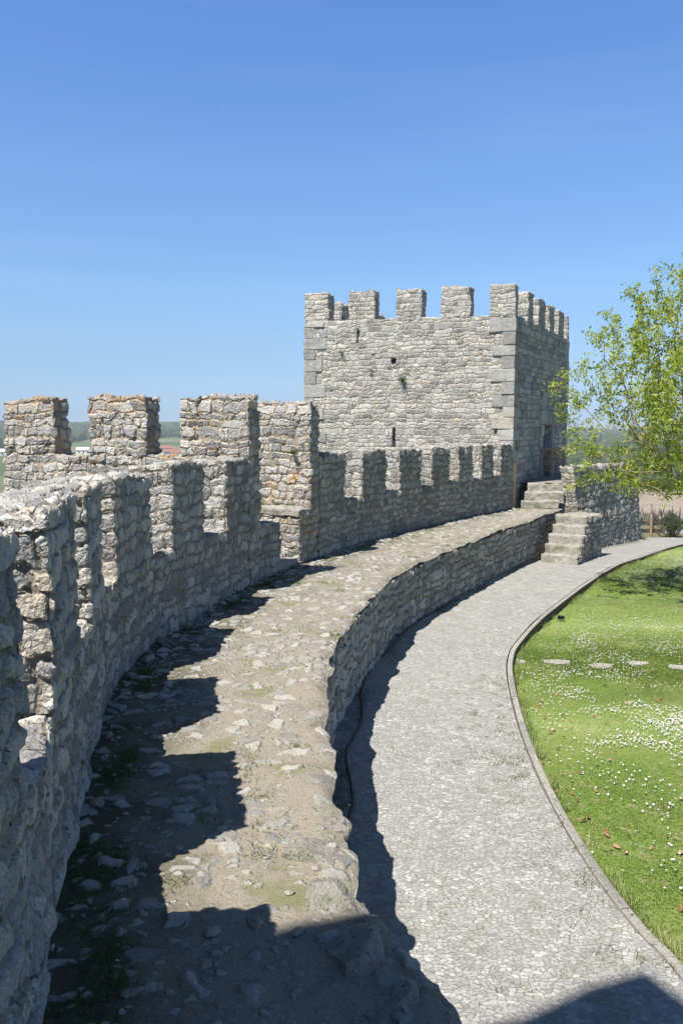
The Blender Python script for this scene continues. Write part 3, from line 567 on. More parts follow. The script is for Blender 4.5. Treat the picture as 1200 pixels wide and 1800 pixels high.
k = NT('countryside'); P = k.pos(); n1 = k.noise(P, .006, 4, .6); n2 = k.noise(P, .06, 5, .7); fv = k.voro(k.map(P, (.0042, .0085, 0)), 1); fc = k.sep(fv.outputs['Color'])
col = k.ramp(fc[0], [(0, (.06, .10, .03)), (.35, (.12, .19, .05)), (.6, (.10, .15, .045)), (.8, (.24, .19, .12)), (1, (.17, .2, .07))])
yx = k.n('ShaderNodeSeparateXYZ'); k.L(P, yx.inputs[0])
br = k.math('MULTIPLY', k.rng(yx.outputs[0], 30, 60), k.math('MULTIPLY', k.rng(yx.outputs[1], 130, 190), k.rng(yx.outputs[1], 400, 440, 1, 0)))
col = k.mix(br, col, (.34, .28, .21)); nr_ = k.math('MULTIPLY', k.rng(yx.outputs[1], 120, 170, 1, 0), .9); col = k.mix(nr_, col, (.15, .15, .07))
col = k.mix(.8, col, k.ramp(n2, [(.3, (.6, .6, .6)), (.6, (1, 1, 1)), (.8, (1.25, 1.2, 1.1))]), 'MULTIPLY'); k.color(col); M_TERR = k.m
tag(MB().patch(np.stack([X, Yg, terr_z(X, Yg)], -1), flip=True).build('terrain', M_TERR), None, None, None, 'structure')

# ------------------------------------------------------------------ foliage helpers
def quads_at(C, n_per, size, spread, seed, flat=.6):
    """small leaf quads round the points C"""
    r = np.random.default_rng(seed); N = len(C) * n_per; c = np.repeat(C, n_per, 0) + r.normal(0, 1, (N, 3)) * spread
    u = r.normal(0, 1, (N, 3)); u /= np.linalg.norm(u, axis=1, keepdims=True); v = r.normal(0, 1, (N, 3)); v -= u * (u * v).sum(1, keepdims=True); v /= np.linalg.norm(v, axis=1, keepdims=True)
    s = size * r.uniform(.6, 1.25, (N, 1)); n = np.cross(u, v)
    V = np.stack([c - u * s, c + v * s * .38 + n * s * .15, c + u * s, c - v * s * .38 + n * s * .15], 1).reshape(-1, 3)
    return V, np.arange(N * 4).reshape(-1, 4)
def tube_mesh(chains, ring=6):
    """chains: list of (points Nx3, radii N)"""
    Vs = []; Fs = []; n = 0
    for pts, rad_ in chains:
        pts = np.array(pts, float); t = np.gradient(pts, axis=0); t /= np.maximum(np.linalg.norm(t, axis=1, keepdims=True), 1e-9)
        ref = np.where(np.abs(t[:, 2:3]) < .9, [[0, 0, 1.]], [[1., 0, 0]]); a = np.cross(t, ref); a /= np.linalg.norm(a, axis=1, keepdims=True); b = np.cross(t, a)
        th = np.linspace(0, 2 * math.pi, ring, endpoint=False)
        V = pts[:, None] + np.array(rad_)[:, None, None] * (a[:, None] * np.cos(th)[None, :, None] + b[:, None] * np.sin(th)[None, :, None])
        m = len(pts); idx = np.arange(m * ring).reshape(m, ring) + n; j = np.roll(idx, -1, 1)
        Fs.append(np.stack([idx[:-1], idx[1:], j[1:], j[:-1]], -1).reshape(-1, 4)); Vs.append(V.reshape(-1, 3)); n += m * ring
    return np.concatenate(Vs), np.concatenate(Fs)

# ------------------------------------------------------------------ the young tree on the lawn
M_BARK = stone_plain('bark', (.30, .25, .18), .01, 25, False); M_LEAF = leafy('spring_leaves', [(0, (.22, .32, .03)), (.35, (.36, .46, .05)), (.75, (.52, .60, .10)), (1, (.60, .60, .18))], .5)
def grow_tree(base, fork, cen, rad3, natt, seed, zmin):
    r = np.random.default_rng(seed); A = []
    while len(A) < natt:
        d = r.normal(0, 1, 3); d /= np.linalg.norm(d); q = d * (r.uniform(.1, 1) ** .45)
        p = np.array(cen) + q * rad3 * (1 + .18 * math.sin(5 * math.atan2(d[1], d[0]) + 3 * d[2]))
        if p[2] > zmin: A.append(p)
    A = np.array(A); nodes = [np.array(base)]; par = [-1]
    for i in range(1, 11): nodes.append(np.array(base) + (np.array(fork) - np.array(base)) * i / 10 + r.normal(0, .012, 3)); par.append(i - 1)
    D = .17
    for it in range(90):
        Nn = np.array(nodes); d2 = ((A[:, None, :] - Nn[None]) ** 2).sum(-1); near_i = d2.argmin(1); dm = np.sqrt(d2.min(1))
        keep = dm > .22; A = A[keep]; near_i = near_i[keep]; dm = dm[keep]
        if len(A) == 0: break
        act = dm < 2.4
        if not act.any(): act = dm < 9
        add = []
        for ni in np.unique(near_i[act]):
            v = (A[act & (near_i == ni)] - Nn[ni]); v /= np.linalg.norm(v, axis=1, keepdims=True); v = v.mean(0) + r.normal(0, .12, 3) + np.array([0, 0, .06]); v /= np.linalg.norm(v); add.append((Nn[ni] + v * D, ni))
        for p, ni in add: nodes.append(p); par.append(int(ni))
        if len(nodes) > 6500: break
    Nn = np.array(nodes); n = len(Nn); ch = [[] for _ in range(n)]
    for i in range(1, n): ch[par[i]].append(i)
    w_ = np.zeros(n)
    for i in range(n - 1, -1, -1): w_[i] = .0045 if not ch[i] else (sum(w_[c] ** 2.35 for c in ch[i])) ** (1 / 2.35)
    chains = []; stack = [(0, None)]
    while stack:
        i, p = stack.pop(); c_ = [] if p is None else [p]; c_.append(i)
        while ch[i]:
            o = sorted(ch[i], key=lambda q: -w_[q]); stack += [(q, i) for q in o[1:]]; i = o[0]; c_.append(i)
        if len(c_) > 1:
            rr = w_[c_].copy()
            if p is not None: rr[0] = rr[1]
            chains.append((Nn[c_], np.minimum(rr, .14)))
    return Nn, w_, chains
TBASE = (7.75, 17.3, float(lawn_z(np.array([7.75]), np.array([17.3]))[0]) - .1)
Nn, wn, chains = grow_tree(TBASE, (7.6, 17.25, .55), (8.2, 17.25, 2.8), np.array([3.3, 3.1, 3.25]), 3600, 5, .95)
tr = thing('young_tree', 'young spreading tree with fresh yellow green spring leaves at the right edge of the lawn', 'tree', TBASE)
V, Fq = tube_mesh(chains, 6); link('trunk', mesh_np('trunk', V, Fq), M_BARK, tr)
tips = Nn[(wn < .0085) & (Nn[:, 2] > .9)]; r_ = np.random.default_rng(3); den = fbm(tips, .9, 31, 2); tips = tips[(den > -.62) & (r_.uniform(size=len(tips)) < 1.1)]
V, Fq = quads_at(tips, 20, .052, .068, 4); link('crown', mesh_np('crown', V, Fq), M_LEAF, tr, False)
print('tree', len(Nn), len(tips), len(Fq))

# ------------------------------------------------------------------ grass
def blades(P, h, wd, seed, lean=.5):
    r = np.random.default_rng(seed); n = len(P); a = r.uniform(0, 2 * math.pi, n); hh = h * r.uniform(.5, 1.3, n) * (1 + .5 * fbm(P, 2.2, 13, 2)); b = a + r.normal(math.pi / 2, .6, n)
    d = np.stack([np.cos(a), np.sin(a), 0 * a], -1) * wd * .5; t = np.stack([np.cos(b) * hh * lean * r.uniform(0, 1.4, n), np.sin(b) * hh * lean, hh], -1)
    return np.stack([P - d, P + d, P + t], 1).reshape(-1, 3), np.arange(3 * n).reshape(-1, 3)
M_GRASS = leafy('grass_blades', [(0, (.14, .22, .04)), (.5, (.24, .34, .08)), (.85, (.33, .40, .13)), (1, (.50, .46, .24))], .35, .5, True)
M_WEED = leafy('weeds', [(0, (.06, .10, .015)), (.6, (.12, .17, .03)), (1, (.24, .24, .08))], .3, .5)
def on_lawn(n, y0, y1, seed, k_=.45):
    r = np.random.default_rng(seed); y = r.uniform(y0, y1, n); k0 = kerb.x_of_y(y) + .10; xmax = np.minimum(k_ * y + .8, 16); x = k0 + (xmax - k0) * r.uniform(0, 1, n); ok = xmax > k0
    return np.stack([x, y, lawn_z(x, y)], -1)[ok]
g1_ = on_lawn(135000, 3.4, 10.5, 1, .78); g2_ = on_lawn(175000, 10.5, 16, 2, .70); g3_ = on_lawn(115000, 16, 27, 3, .62)
r = np.random.default_rng(77); ye = np.concatenate([r.uniform(4.8, 13, 5200), r.uniform(13, 26, 3500)]); xe = kerb.x_of_y(ye) + .085 + np.abs(r.normal(0, .05, len(ye))); g0_ = np.stack([xe, ye, lawn_z(xe, ye)], -1); g0_ = g0_[fbm(g0_, 1.5, 5, 2) > -.35]   # longer grass left by the mower along the kerb
Vd, Fd = blades(g0_, .075, .008, 5, 1.1)
Va, Fa = blades(g1_, .030, .007, 1, 1.2); Vb, Fb = blades(g2_, .030, .009, 2, 1.2); Vc, Fc = blades(g3_, .035, .013, 3, 1.2)
V = np.concatenate([Va, Vb, Vc, Vd]); Fq = np.concatenate([Fa, Fb + len(Va), Fc + len(Va) + len(Vb), Fd + len(Va) + len(Vb) + len(Vc)])
tag(link('grass', mesh_np('grass', V, Fq), M_GRASS, None, False), 'short green lawn grass covering the ground right of the kerb', 'grass', None, 'stuff')
# grass and weeds along the foot of the walls and in patches on the walk
pts = []; r = np.random.default_rng(12)
def clump(x, y, z, n, s): pts.append(np.stack([r.normal(x, s, n), r.normal(y, s, n), np.full(n, z)], -1))
for yv in np.arange(1.5, 15, .07):
    if noise(np.array([[yv, 0, 0]]), 1.4, 3)[0] > -.45: clump(curtain.x_of_y(yv) + r.uniform(.06, .34 if yv < 11 else .2), yv, .0, 110, .06)
for yv in np.arange(4.5, 22, .07):
    if noise(np.array([[yv, 5, 0]]), 1.4, 3)[0] > -.3: clump(edge.x_of_y(yv) + r.uniform(.04, .2), yv, float(zp(yv)), 26, .05)
for i in range(190):
    yv = r.uniform(4.2, 21); x0 = curtain.x_of_y(yv); x1 = edge.x_of_y(yv); clump(x0 + (x1 - x0) * r.uniform(.12, .97), yv, .003, 34, .06)
for i in range(150):
    yv = r.uniform(5, 12); kx = kerb.x_of_y(yv); clump(kx - abs(r.normal(0, .5)), yv, float(zp(yv)) , 14, .035)
for i in range(40): clump(*(p0 + step_dir * r.uniform(-.1, .0) + step_w * r.uniform(0, 1.1)), .02, 20, .03)
for i in range(60): q = pc.at(r.uniform(0, pc.L)); clump(q[0] + .55, q[1] - .1, float(zp(q[1])), 30, .08)
P_ = np.concatenate(pts); V, Fq = blades(P_, .022, .008, 8, 1.5)
tag(link('weeds', mesh_np('weeds', V, Fq), M_WEED, None, False), 'dark green grass and weeds along the foot of the walls and between the stones', 'weeds', None, 'stuff')

def tuft(loc, out, n, ln, label, seed):
    r = np.random.default_rng(seed); L_ = np.array(loc); d = np.array([*out, .0]) + r.normal(0, .55, (n, 3)); d[:, 2] = np.abs(d[:, 2]) * 1.1 - .25; sd_ = np.cross(d, r.normal(0, 1, (n, 3))); sd_ /= np.linalg.norm(sd_, axis=1, keepdims=True)
    b = L_ + r.normal(0, .025, (n, 3)); V = np.stack([b - sd_ * .006, b + sd_ * .006, b + d * ln], 1).reshape(-1, 3)
    tag(link('wall_plant', mesh_np('wall_plant', V, np.arange(3 * n).reshape(-1, 3)), M_WEED, None, False), label, 'plant')
def on_face(C, px, py, z0, off): s_ = s_px(C, px, z0); p = C.at(s_) - C.left(s_) * off; return (*p, zy(C, s_, py)), -C.left(s_)
for px_, py_, z_, n_, ln_, lb_ in ((708, 668, 4.2, 90, .26, 'grey green tuft of grass growing from the middle of the tower front'), (601, 620, 5.0, 40, .14, 'small dry tuft near the left slit of the tower front'), (652, 650, 4.5, 30, .12, 'tiny green sprig left of the square hole in the tower')):
    l_, o_ = on_face(fr, px_, py_, z_, .03); tuft(l_, o_, n_, ln_, lb_, int(px_))
wc_ = Curve([q0 + nq * 1.5, q0], False); l_, o_ = on_face(wc_, 517, 795, 2.2, .03); tuft(l_, o_, 60, .16, 'yellowish plant growing out of the tall stump of wall', 3)
for k_, f_ in enumerate((.35, .62, .95)): q_ = q1 + nq * f_ + tq * .42; tuft((*q_, 1.05), -tq * .3, 40, .12, ('small green weed at the outer end of the ledge', 'small green weed in the middle of the ledge', 'small green weed at the walk end of the ledge')[2 - k_], 40 + k_)
# daisies
M_PETAL = plain('petal', (.80, .80, .78), .6)
def daisy_mesh():
    V = [(0, 0, .004)]; n = 9
    for i in range(n): a = 2 * math.pi * i / n; V.append((math.cos(a) * .0098, math.sin(a) * .0098, .002 + .002 * (i % 2)))
    F_ = [(0, 1 + i, 1 + (i + 1) % n) for i in range(n)]
    V += [(-.001, 0, -.035), (.001, 0, -.035), (0, .001, 0)]; F_.append((n + 1, n + 2, n + 3))
    return np.array(V), np.array(F_)
dv, dfc = daisy_mesh()
r = np.random.default_rng(21)
dp = on_lawn(52000, 6, 27, 22); den = .07 + .95 * np.exp(-(((dp[:, 0] - 3.7) / 1.25) ** 2 + ((dp[:, 1] - 10.6) / 1.7) ** 2)) * np.where(dp[:, 1] < 12.4, 1, .4) + .30 * np.exp(-(((dp[:, 0] - 5.2) / 1.5) ** 2 + ((dp[:, 1] - 14.3) / 1.6) ** 2)) + .3 * np.exp(-((dp[:, 1] - 22) / 3) ** 2)
den *= np.clip(.75 + 1.2 * fbm(dp, 1.6, 41, 2), 0, 1.4) * np.clip((dp[:, 0] - kerb.x_of_y(dp[:, 1]) - .1) / .9, .05, 1); dp = dp[r.uniform(size=len(dp)) < den * .8]; dp[:, 2] += .034
dp = dp[np.argsort(dp[:, 1])]; print('daisies', len(dp))
dme = mesh_np('daisy', dv, dfc); dme.materials.append(M_PETAL)
for p in dp[:300]:
    o = bpy.data.objects.new('daisy', dme); COL.objects.link(o); o.location = p; o.rotation_euler = (r.normal(0, .3), r.normal(0, .3), r.uniform(0, 6)); s = r.uniform(.8, 1.25); o.scale = (s, s, s)
    tag(o, 'small white daisy flowering in the short lawn grass', 'daisy', 'daisies in the lawn')
for i, yv in enumerate((3.6, 4.1, 4.4, 5.0, 5.6, 6.0, 6.5, 7.1, 7.4, 8.1, 9.0, 10.2)):
    o = bpy.data.objects.new('daisy', dme); COL.objects.link(o); o.location = (curtain.x_of_y(yv) + r.uniform(.12, .4), yv, .035); o.rotation_euler = (r.normal(0, .3), r.normal(0, .3), r.uniform(0, 6)); tag(o, 'white daisy in the shaded weeds at the foot of the curtain wall', 'daisy', 'daisies at the foot of the curtain wall')
rest = dp[300:]; sc_ = r.uniform(.85, 1.3, (len(rest), 1, 1)); V = (rest[:, None] + dv[None] * sc_).reshape(-1, 3); Fq = (np.arange(len(rest))[:, None, None] * len(dv) + dfc[None]).reshape(-1, 3)
tag(link('daisies', mesh_np('daisies', V, Fq), M_PETAL, None, False), 'scatter of white daisies over the farther lawn', 'daisies', 'daisies in the lawn', 'stuff')
# fallen leaves
M_DEAD = leafy('dead_leaves', [(0, (.16, .07, .03)), (.5, (.30, .15, .07)), (1, (.42, .27, .16))], .15)
k = NT('dead_leaf'); k.color(k.ramp(k.n('ShaderNodeObjectInfo').outputs['Random'], [(0, (.15, .06, .03)), (.5, (.32, .15, .07)), (1, (.45, .30, .19))])); M_DEADL = k.m
lv = np.array([(-.035, 0, 0), (-.01, .016, .008), (.02, .012, .01), (.038, 0, .002), (.02, -.012, .01), (-.01, -.016, .008), (0, 0, -.002)]); lf_ = np.array([(0, 6, 1), (1, 6, 2), (2, 6, 3), (3, 6, 4), (4, 6, 5), (5, 6, 0)])
lme = mesh_np('dead_leaf', lv, lf_); lme.materials.append(M_DEADL)
q = on_lawn(400, 5.2, 12.5, 31); q = q[r.uniform(size=len(q)) < np.exp(-(q[:, 0] - kerb.x_of_y(q[:, 1])) / 1.1)][:110]
for p in q:
    o = bpy.data.objects.new('dead_leaf', lme); COL.objects.link(o); o.location = (p[0], p[1], p[2] + .028); o.rotation_euler = (r.normal(0, .5), r.normal(0, .5), r.uniform(0, 6)); s = r.uniform(.5, 1.1); o.scale = (s, s, s)
    tag(o, 'curled brown dead leaf lying on the grass near the kerb', 'leaf', 'dead leaves on the lawn')

# ------------------------------------------------------------------ stones
def rock_mesh(seed, sx_, sy_, sz_, sub=4, rough=.25):
    bm = bmesh.new(); bmesh.ops.create_icosphere(bm, subdivisions=sub, radius=1); V = np.array([v.co[:] for v in bm.verts])
    rr = np.random.default_rng(seed)
    for kx in range(13):                                             # chip flat faces off the lump
        d = rr.normal(0, 1, 3); d /= np.linalg.norm(d); lim = rr.uniform(.50, .80); e = np.maximum((V * d).sum(1) - lim, 0); V -= e[:, None] * d
    V = V * (1 + rough * fbm(V + seed * 7.1, 1.6, seed, 3)[:, None] * .5); V *= (sx_, sy_, sz_)
    for v, c_ in zip(bm.verts, V): v.co = c_
    me = bpy.data.meshes.new('stone'); bm.to_mesh(me); bm.free(); return me
def put_rock(name, me, loc, rz, label, cat, group=None):
    o = bpy.data.objects.new(name, me); COL.objects.link(o); o.location = loc; o.rotation_euler = (0, 0, rz)
    if not me.materials: me.materials.append(M_ROCK)
    me.shade_smooth(); return tag(o, label, cat, group)
rocks = [rock_mesh(100 + i, .10, .075, .05, 3) for i in range(7)]
r = np.random.default_rng(44)
for i in range(85):
    yv = r.uniform(2.6, 12.5) if i > 50 else r.uniform(2.7, 5.5); x0 = curtain.x_of_y(yv) + .15; x1 = edge.x_of_y(yv) - .05; s = r.uniform(.25, .72) * (1.0 if yv < 5 else .85)
    o = put_rock('stone', rocks[i % 7], (x0 + (x1 - x0) * r.uniform(), yv, -.006), r.uniform(0, 6), 'rough grey stone half buried in the dirt of the wall walk', 'stone', 'stones bedded in the wall walk'); o.scale = (s, s, s * .8)
for i, (yv, dx, s) in enumerate([(8.0, .10, .9), (8.6, .12, 1.1), (9.3, .08, 1.2), (9.55, .16, .8), (10.1, .1, 1.0), (10.9, .1, .8), (6.4, .09, .8), (5.2, .1, .8), (11.4, .1, .8)]):
    o = put_rock('stone', rocks[i % 7], (curtain.x_of_y(yv) + dx, yv, .05), i * 1.3, 'pale rounded stone lying against the foot of the curtain wall', 'stone', 'stones at the foot of the curtain wall'); o.scale = (s, s * .8, s * 1.0)
slabs = [((.02, 4.62), .26, .20, .12, 'pale flat edging stone with broken corner on the sunlit end of the wall walk'), ((.10, 4.16), .27, .20, .13, 'large smooth boulder with black lichen half in shadow at the walk edge'),
         ((.02, 5.05), .20, .18, .10, 'square weathered edging stone above the end of the black pipe'), ((.22, 3.72), .26, .18, .14, 'wide grey boulder in full shadow at the walk edge'),
         ((.42, 3.38), .18, .15, .12, 'dark lichen spotted stone low at the walk edge'), ((.62, 3.05), .28, .2, .13, 'rounded boulder cut off by the bottom of the picture'), ((.28, 3.35), .10, .08, .08, 'small pale stone between the boulders at the walk edge')]
for i, (c_, a, b, h_, lb) in enumerate(slabs): put_rock('edge_stone', rock_mesh(300 + i, a * 1.05, b * 1.05, h_ * 1.0, 5, .12), (c_[0] - .16, c_[1], -.065), .4 * i - .5, lb, 'stone', 'edging stones of the wall walk')
# stepping slabs in the lawn
for i, (x, yv, lb) in enumerate([(2.83, 12.78, 'stepping slab nearest the kerb, half hidden by grass'), (3.5, 12.8, 'tapered pale stepping slab in the lawn, second from the kerb'), (4.16, 12.6, 'middle stepping slab of the row, among the densest daisies'),
                                (4.76, 12.75, 'wide pale stepping slab in the lawn, fourth from the kerb'), (5.33, 12.52, 'stepping slab cut off by the right edge of the picture')]):
    zz = float(lawn_z(np.array([x]), np.array([yv]))[0]); bm = bmesh.new(); rr = np.random.default_rng(60 + i); n = 6
    ring = [(x + math.cos(t) * rr.uniform(.15, .27) * 1.0, yv + .24 + math.sin(t) * rr.uniform(.13, .24) * .8) for t in np.linspace(0, 2 * math.pi, n, endpoint=False) + rr.uniform(0, 1)]
    top_ = [bm.verts.new((*p, zz + .012)) for p in ring]; bot = [bm.verts.new((*p, zz - .05)) for p in ring]; bm.faces.new(top_); [bm.faces.new((bot[j], bot[(j + 1) % n], top_[(j + 1) % n], top_[j])) for j in range(n)]
    bmesh.ops.bevel(bm, geom=[e for e in bm.edges if e.verts[0] in top_ and e.verts[1] in top_], offset=.012, segments=2, affect='EDGES')
    me = bpy.data.meshes.new('stepping_stone'); bm.to_mesh(me); bm.free(); tag(link('stepping_stone', me, M_SLAB, None, False), lb, 'stepping stone', 'stepping stones across the lawn')

# ------------------------------------------------------------------ small things
M_BLACK = plain('black_plastic', (.012, .012, .014), .45); M_WOOD = plain('weathered_wood', (.36, .27, .17), .85); M_RUST = plain('ochre_paint', (.42, .22, .09), .55, .1); M_PAPER = plain('paper', (.72, .74, .78), .7)
def tubes(name, chains_, mat, parent=None, ring=8):
    V, F_ = tube_mesh(chains_, ring); return link(name, mesh_np(name, V, F_), mat, parent)
cp = catmull([(2.5, 17.3), (1.93, 16.3), (1.42, 15.2), (1.05, 14.2), (.80, 13.3), (.56, 12.63), (.37, 11.74), (.27, 11.04), (.27, 10.4), (.24, 9.9), (.14, 9.4), (.06, 9.0), (.06, 8.6), (.10, 8.1), (.11, 7.7), (.05, 7.2), (.03, 6.9), (.01, 6.5), (.02, 6.0), (.06, 5.5)], 10)
tag(tubes('pipe', [(np.concatenate([cp, zp(cp[:, 1:2]) + .02], -1), np.full(len(cp), .017))], M_BLACK), 'black plastic pipe snaking along the foot of the retaining wall', 'pipe')
lx, ly = 4.33, 15.98; lz = float(lawn_z(np.array([lx]), np.array([ly]))[0])
gl = thing('ground_light', 'small black floodlight standing in the grass beside the kerb', 'light', (lx, ly, lz))
blocks('housing', [((lx - .06, ly - .03), np.array([1, .1]), .12, np.array([-.1, 1.]), .07, lz + .05, lz + .12)], M_BLACK, gl, .01); blocks('bracket', [((lx - .01, ly - .01), np.array([1., 0]), .02, np.array([0, 1.]), .02, lz - .02, lz + .048)], M_BLACK, gl, .003)
# crowd barrier before the tower door
ba = np.array([6.98, 28.55]); bdv = np.array([1.12, 1.6]); bdv /= np.linalg.norm(bdv); bl = 1.95; z0 = .715
br_ = thing('crowd_barrier', 'ochre painted metal crowd barrier standing before the tower doorway', 'barrier', (*ba, z0))
B3 = lambda s, z: np.array([*(ba + bdv * s), z0 + z])
tubes('frame', [([B3(0, 0), B3(0, .95), B3(.04, 1.03), B3(.12, 1.06), B3(bl - .12, 1.06), B3(bl - .04, 1.03), B3(bl, .95), B3(bl, 0)], [.021] * 8), ([B3(0, .30), B3(bl, .30)], [.018] * 2)], M_RUST, br_)
for i in range(16): tubes('bar', [([B3(.13 + i * (bl - .26) / 15, .30), B3(.13 + i * (bl - .26) / 15, 1.06)], [.008, .008])], M_RUST, br_, 5)
bn = np.array([bdv[1], -bdv[0]]); sg = blocks('sign', [(ba + bdv * .78 + bn * .03, bdv, .36, -bn, .012, z0 + .74, z0 + 1.02)], plain('ochre_sign', (.48, .27, .12), .6), br_, .003)
bm_ = blocks('emblem', [(ba + bdv * .88 + bn * .034, bdv, .15, -bn, .003, z0 + .80, z0 + .96)], plain('brown_mark', (.22, .11, .05), .6), sg, 0)
for f_ in (-.25, .25):
    for s_ in (.0, bl): pass
tubes('foot', [([B3(0, .012) + np.array([*(-bn * .25), 0]), B3(0, .012) + np.array([*(bn * .25), 0])], [.014] * 2)], M_RUST, br_); tubes('foot', [([B3(bl, .012) + np.array([*(-bn * .25), 0]), B3(bl, .012) + np.array([*(bn * .25), 0])], [.014] * 2)], M_RUST, br_)
# notices on the far jamb of the door
for z, h_, lb in ((2.28, .16, 'small white notice on the door jamb, above the long blue one'), (1.78, .42, 'long pale blue notice pinned to the door jamb'), (1.66, .09, 'narrow white label below the long blue notice on the door jamb')):
    o = blocks('notice', [(rp(5.285) - nr * .12, -nr, .18, -dr, .006, z, z + h_)], M_PAPER if h_ < .3 else plain('blue_paper', (.42, .46, .55), .7), None, 0); tag(o, lb, 'notice', 'notices on the tower door jamb')
# timber post with brace at the end of the path
wp = (11.98, 31.7); wz = float(zp(wp[1])) - .05
po = thing('timber_post', 'square timber fence post with a sloping brace at the far end of the path', 'post', (*wp, wz))
tubes('post', [([(*wp, wz), (*wp, wz + .9)], [.055, .055]), ([(*wp, wz + .9), (*wp, wz + .93)], [.055, .03])], M_WOOD, po, 8); tubes('brace', [([(wp[0] + .02, wp[1] - .05, wz + .5), (wp[0] + .42, wp[1] - .15, wz)], [.035, .035])], stone_plain('dark_timber', (.13, .10, .07), .005, 30, False), po, 8)
for x, yv, h_, lb in ((14.35, 38.0, .95, 'thin pale wooden stake standing by the far road'),):
    o = tubes('stake', [([(x, yv, -2.2), (x, yv, -1.0)], [.04, .035])], M_WOOD); tag(o, lb, 'stake')
for nm_, mt_, ya, yb, z_ in (('verge', M_VERGE, 31.4, 34.2, -1.80), ('road', M_COB, 33.9, 36.6, -1.93), ('verge', M_VERGE, 36.4, 38.6, -1.99)):
    xs_ = np.linspace(12.0 if nm_ == 'verge' else 13.35, 30, 24); mb = MB()
    A = np.stack([np.stack([xs_ + (t_ - 33.9) * .35, t_ + .06 * (xs_ - 13) + 0 * xs_, z_ - .03 * (t_ - ya) + .03 * fbm(np.stack([xs_, xs_ * 0 + t_, xs_ * 0], -1), .8, 5, 2)], -1) for t_ in np.linspace(ya, yb, 8)], 1)
    tag(mb.patch(A).build(nm_, mt_), None, None, None, 'structure')
# a bird high in the sky
bp = np.array([-8.6, 60.0, 24.6]); bV = bp + np.array([(-.16, 0, 0), (.16, 0, .0), (0, .03, .04), (0, -.03, -.03), (-.02, .25, .05), (.02, -.28, .07)])
tag(link('bird', mesh_np('bird', bV, np.array([(0, 2, 3), (1, 3, 2), (2, 4, 3), (2, 3, 5)])), plain('feather', (.25, .25, .26)), None, False), 'tiny bird gliding high in the clear blue sky', 'bird')

# ------------------------------------------------------------------ keep behind the viewpoint (its shadow falls into the picture)
ZK = 12.0; kc = np.array([2.05, 5.24]) - (ZK + 1.15) * np.array([SH.x, SH.y]); ka = np.array([-.92, -.39]); ka /= np.linalg.norm(ka); kb = np.array([-ka[1] * -1, 0]); kb = np.array([.39, -.92]); kb /= np.linalg.norm(kb)
kt = thing('keep_tower', 'tall stone keep behind the viewpoint whose shadow falls across the near path', 'tower', (*kc, -2))
wall_body(Curve([kc, kc + ka * 8], False), 0, 8, 8, lambda s: -2.5, lambda s: ZK, .5).build('wall', M_TOWER, kt, fn=lumpy(.05))

# ------------------------------------------------------------------ woods, shrubs and houses beyond
M_WOODS = leafy('far_woods', [(0, (.022, .045, .016)), (.5, (.04, .07, .022)), (.85, (.065, .09, .03)), (1, (.10, .10, .05))], .1, .9)
M_SHRUB = leafy('shrub_leaves', [(0, (.04, .07, .025)), (.6, (.09, .13, .05)), (1, (.15, .16, .09))], .25)
M_TWIG = plain('bare_twigs', (.15, .13, .105), .9)
def wood_blobs(N, seed, rlo, rhi, alo, ahi, hs, keep):
    r = np.random.default_rng(seed); rr = np.exp(r.uniform(np.log(rlo), np.log(rhi), N)); a = r.uniform(alo, ahi, N); x = rr * np.sin(a); y = rr * np.cos(a); ok = keep(x, y, rr, a, r); return x[ok], y[ok], rr[ok]
bm = bmesh.new(); bmesh.ops.create_icosphere(bm, subdivisions=2, radius=1); icoV = np.array([v.co[:] for v in bm.verts]); icoF = np.array([[v.index for v in f_.verts] for f_ in bm.faces]); bm.free()
def blobs(name, x, y, h, wd, mat, label, seed):
    r = np.random.default_rng(seed); n = len(x); z = terr_z(x, y); S = np.stack([wd, wd, h * .5], -1); jit = 1 + r.uniform(-.35, .35, (n, len(icoV), 1))
    V = (icoV[None] * jit * S[:, None] + np.stack([x, y, z + h * .5], -1)[:, None]).reshape(-1, 3); F_ = (np.arange(n)[:, None, None] * len(icoV) + icoF[None]).reshape(-1, 3)
    return tag(link(name, mesh_np(name, V, F_), mat, None, False), label, 'woods', None, 'stuff')
def keepL(x, y, rr, a, r): return (fbm(np.stack([x, y, 0 * x], -1), .004, 77, 2) + np.interp(rr, [500, 1300, 1500, 2600], [.02, -.12, 1.5, 1.5])) > .1
x, y_, rr = wood_blobs(9000, 5, 450, 2600, -.50, -.16, 8, keepL); r = np.random.default_rng(9); h = r.uniform(5, 13, len(x)); blobs('forest', x, y_, h, h * r.uniform(.3, .5, len(x)), M_WOODS, 'dark wooded ridge and hedgerows on the skyline at the left', 1)
def keepR(x, y, rr, a, r): return (fbm(np.stack([x, y, 0 * x], -1), .006, 79, 2) + np.interp(rr, [420, 600, 1000, 3000], [.35, .2, .3, .5])) > .1
x, y_, rr = wood_blobs(8000, 6, 400, 3200, .20, .50, 8, keepR); h = r.uniform(4, 11, len(x)); blobs('forest', x, y_, h, h * r.uniform(.4, .6, len(x)), M_WOODS, 'hazy woods and scrub on the plain behind the tree at the right', 2)
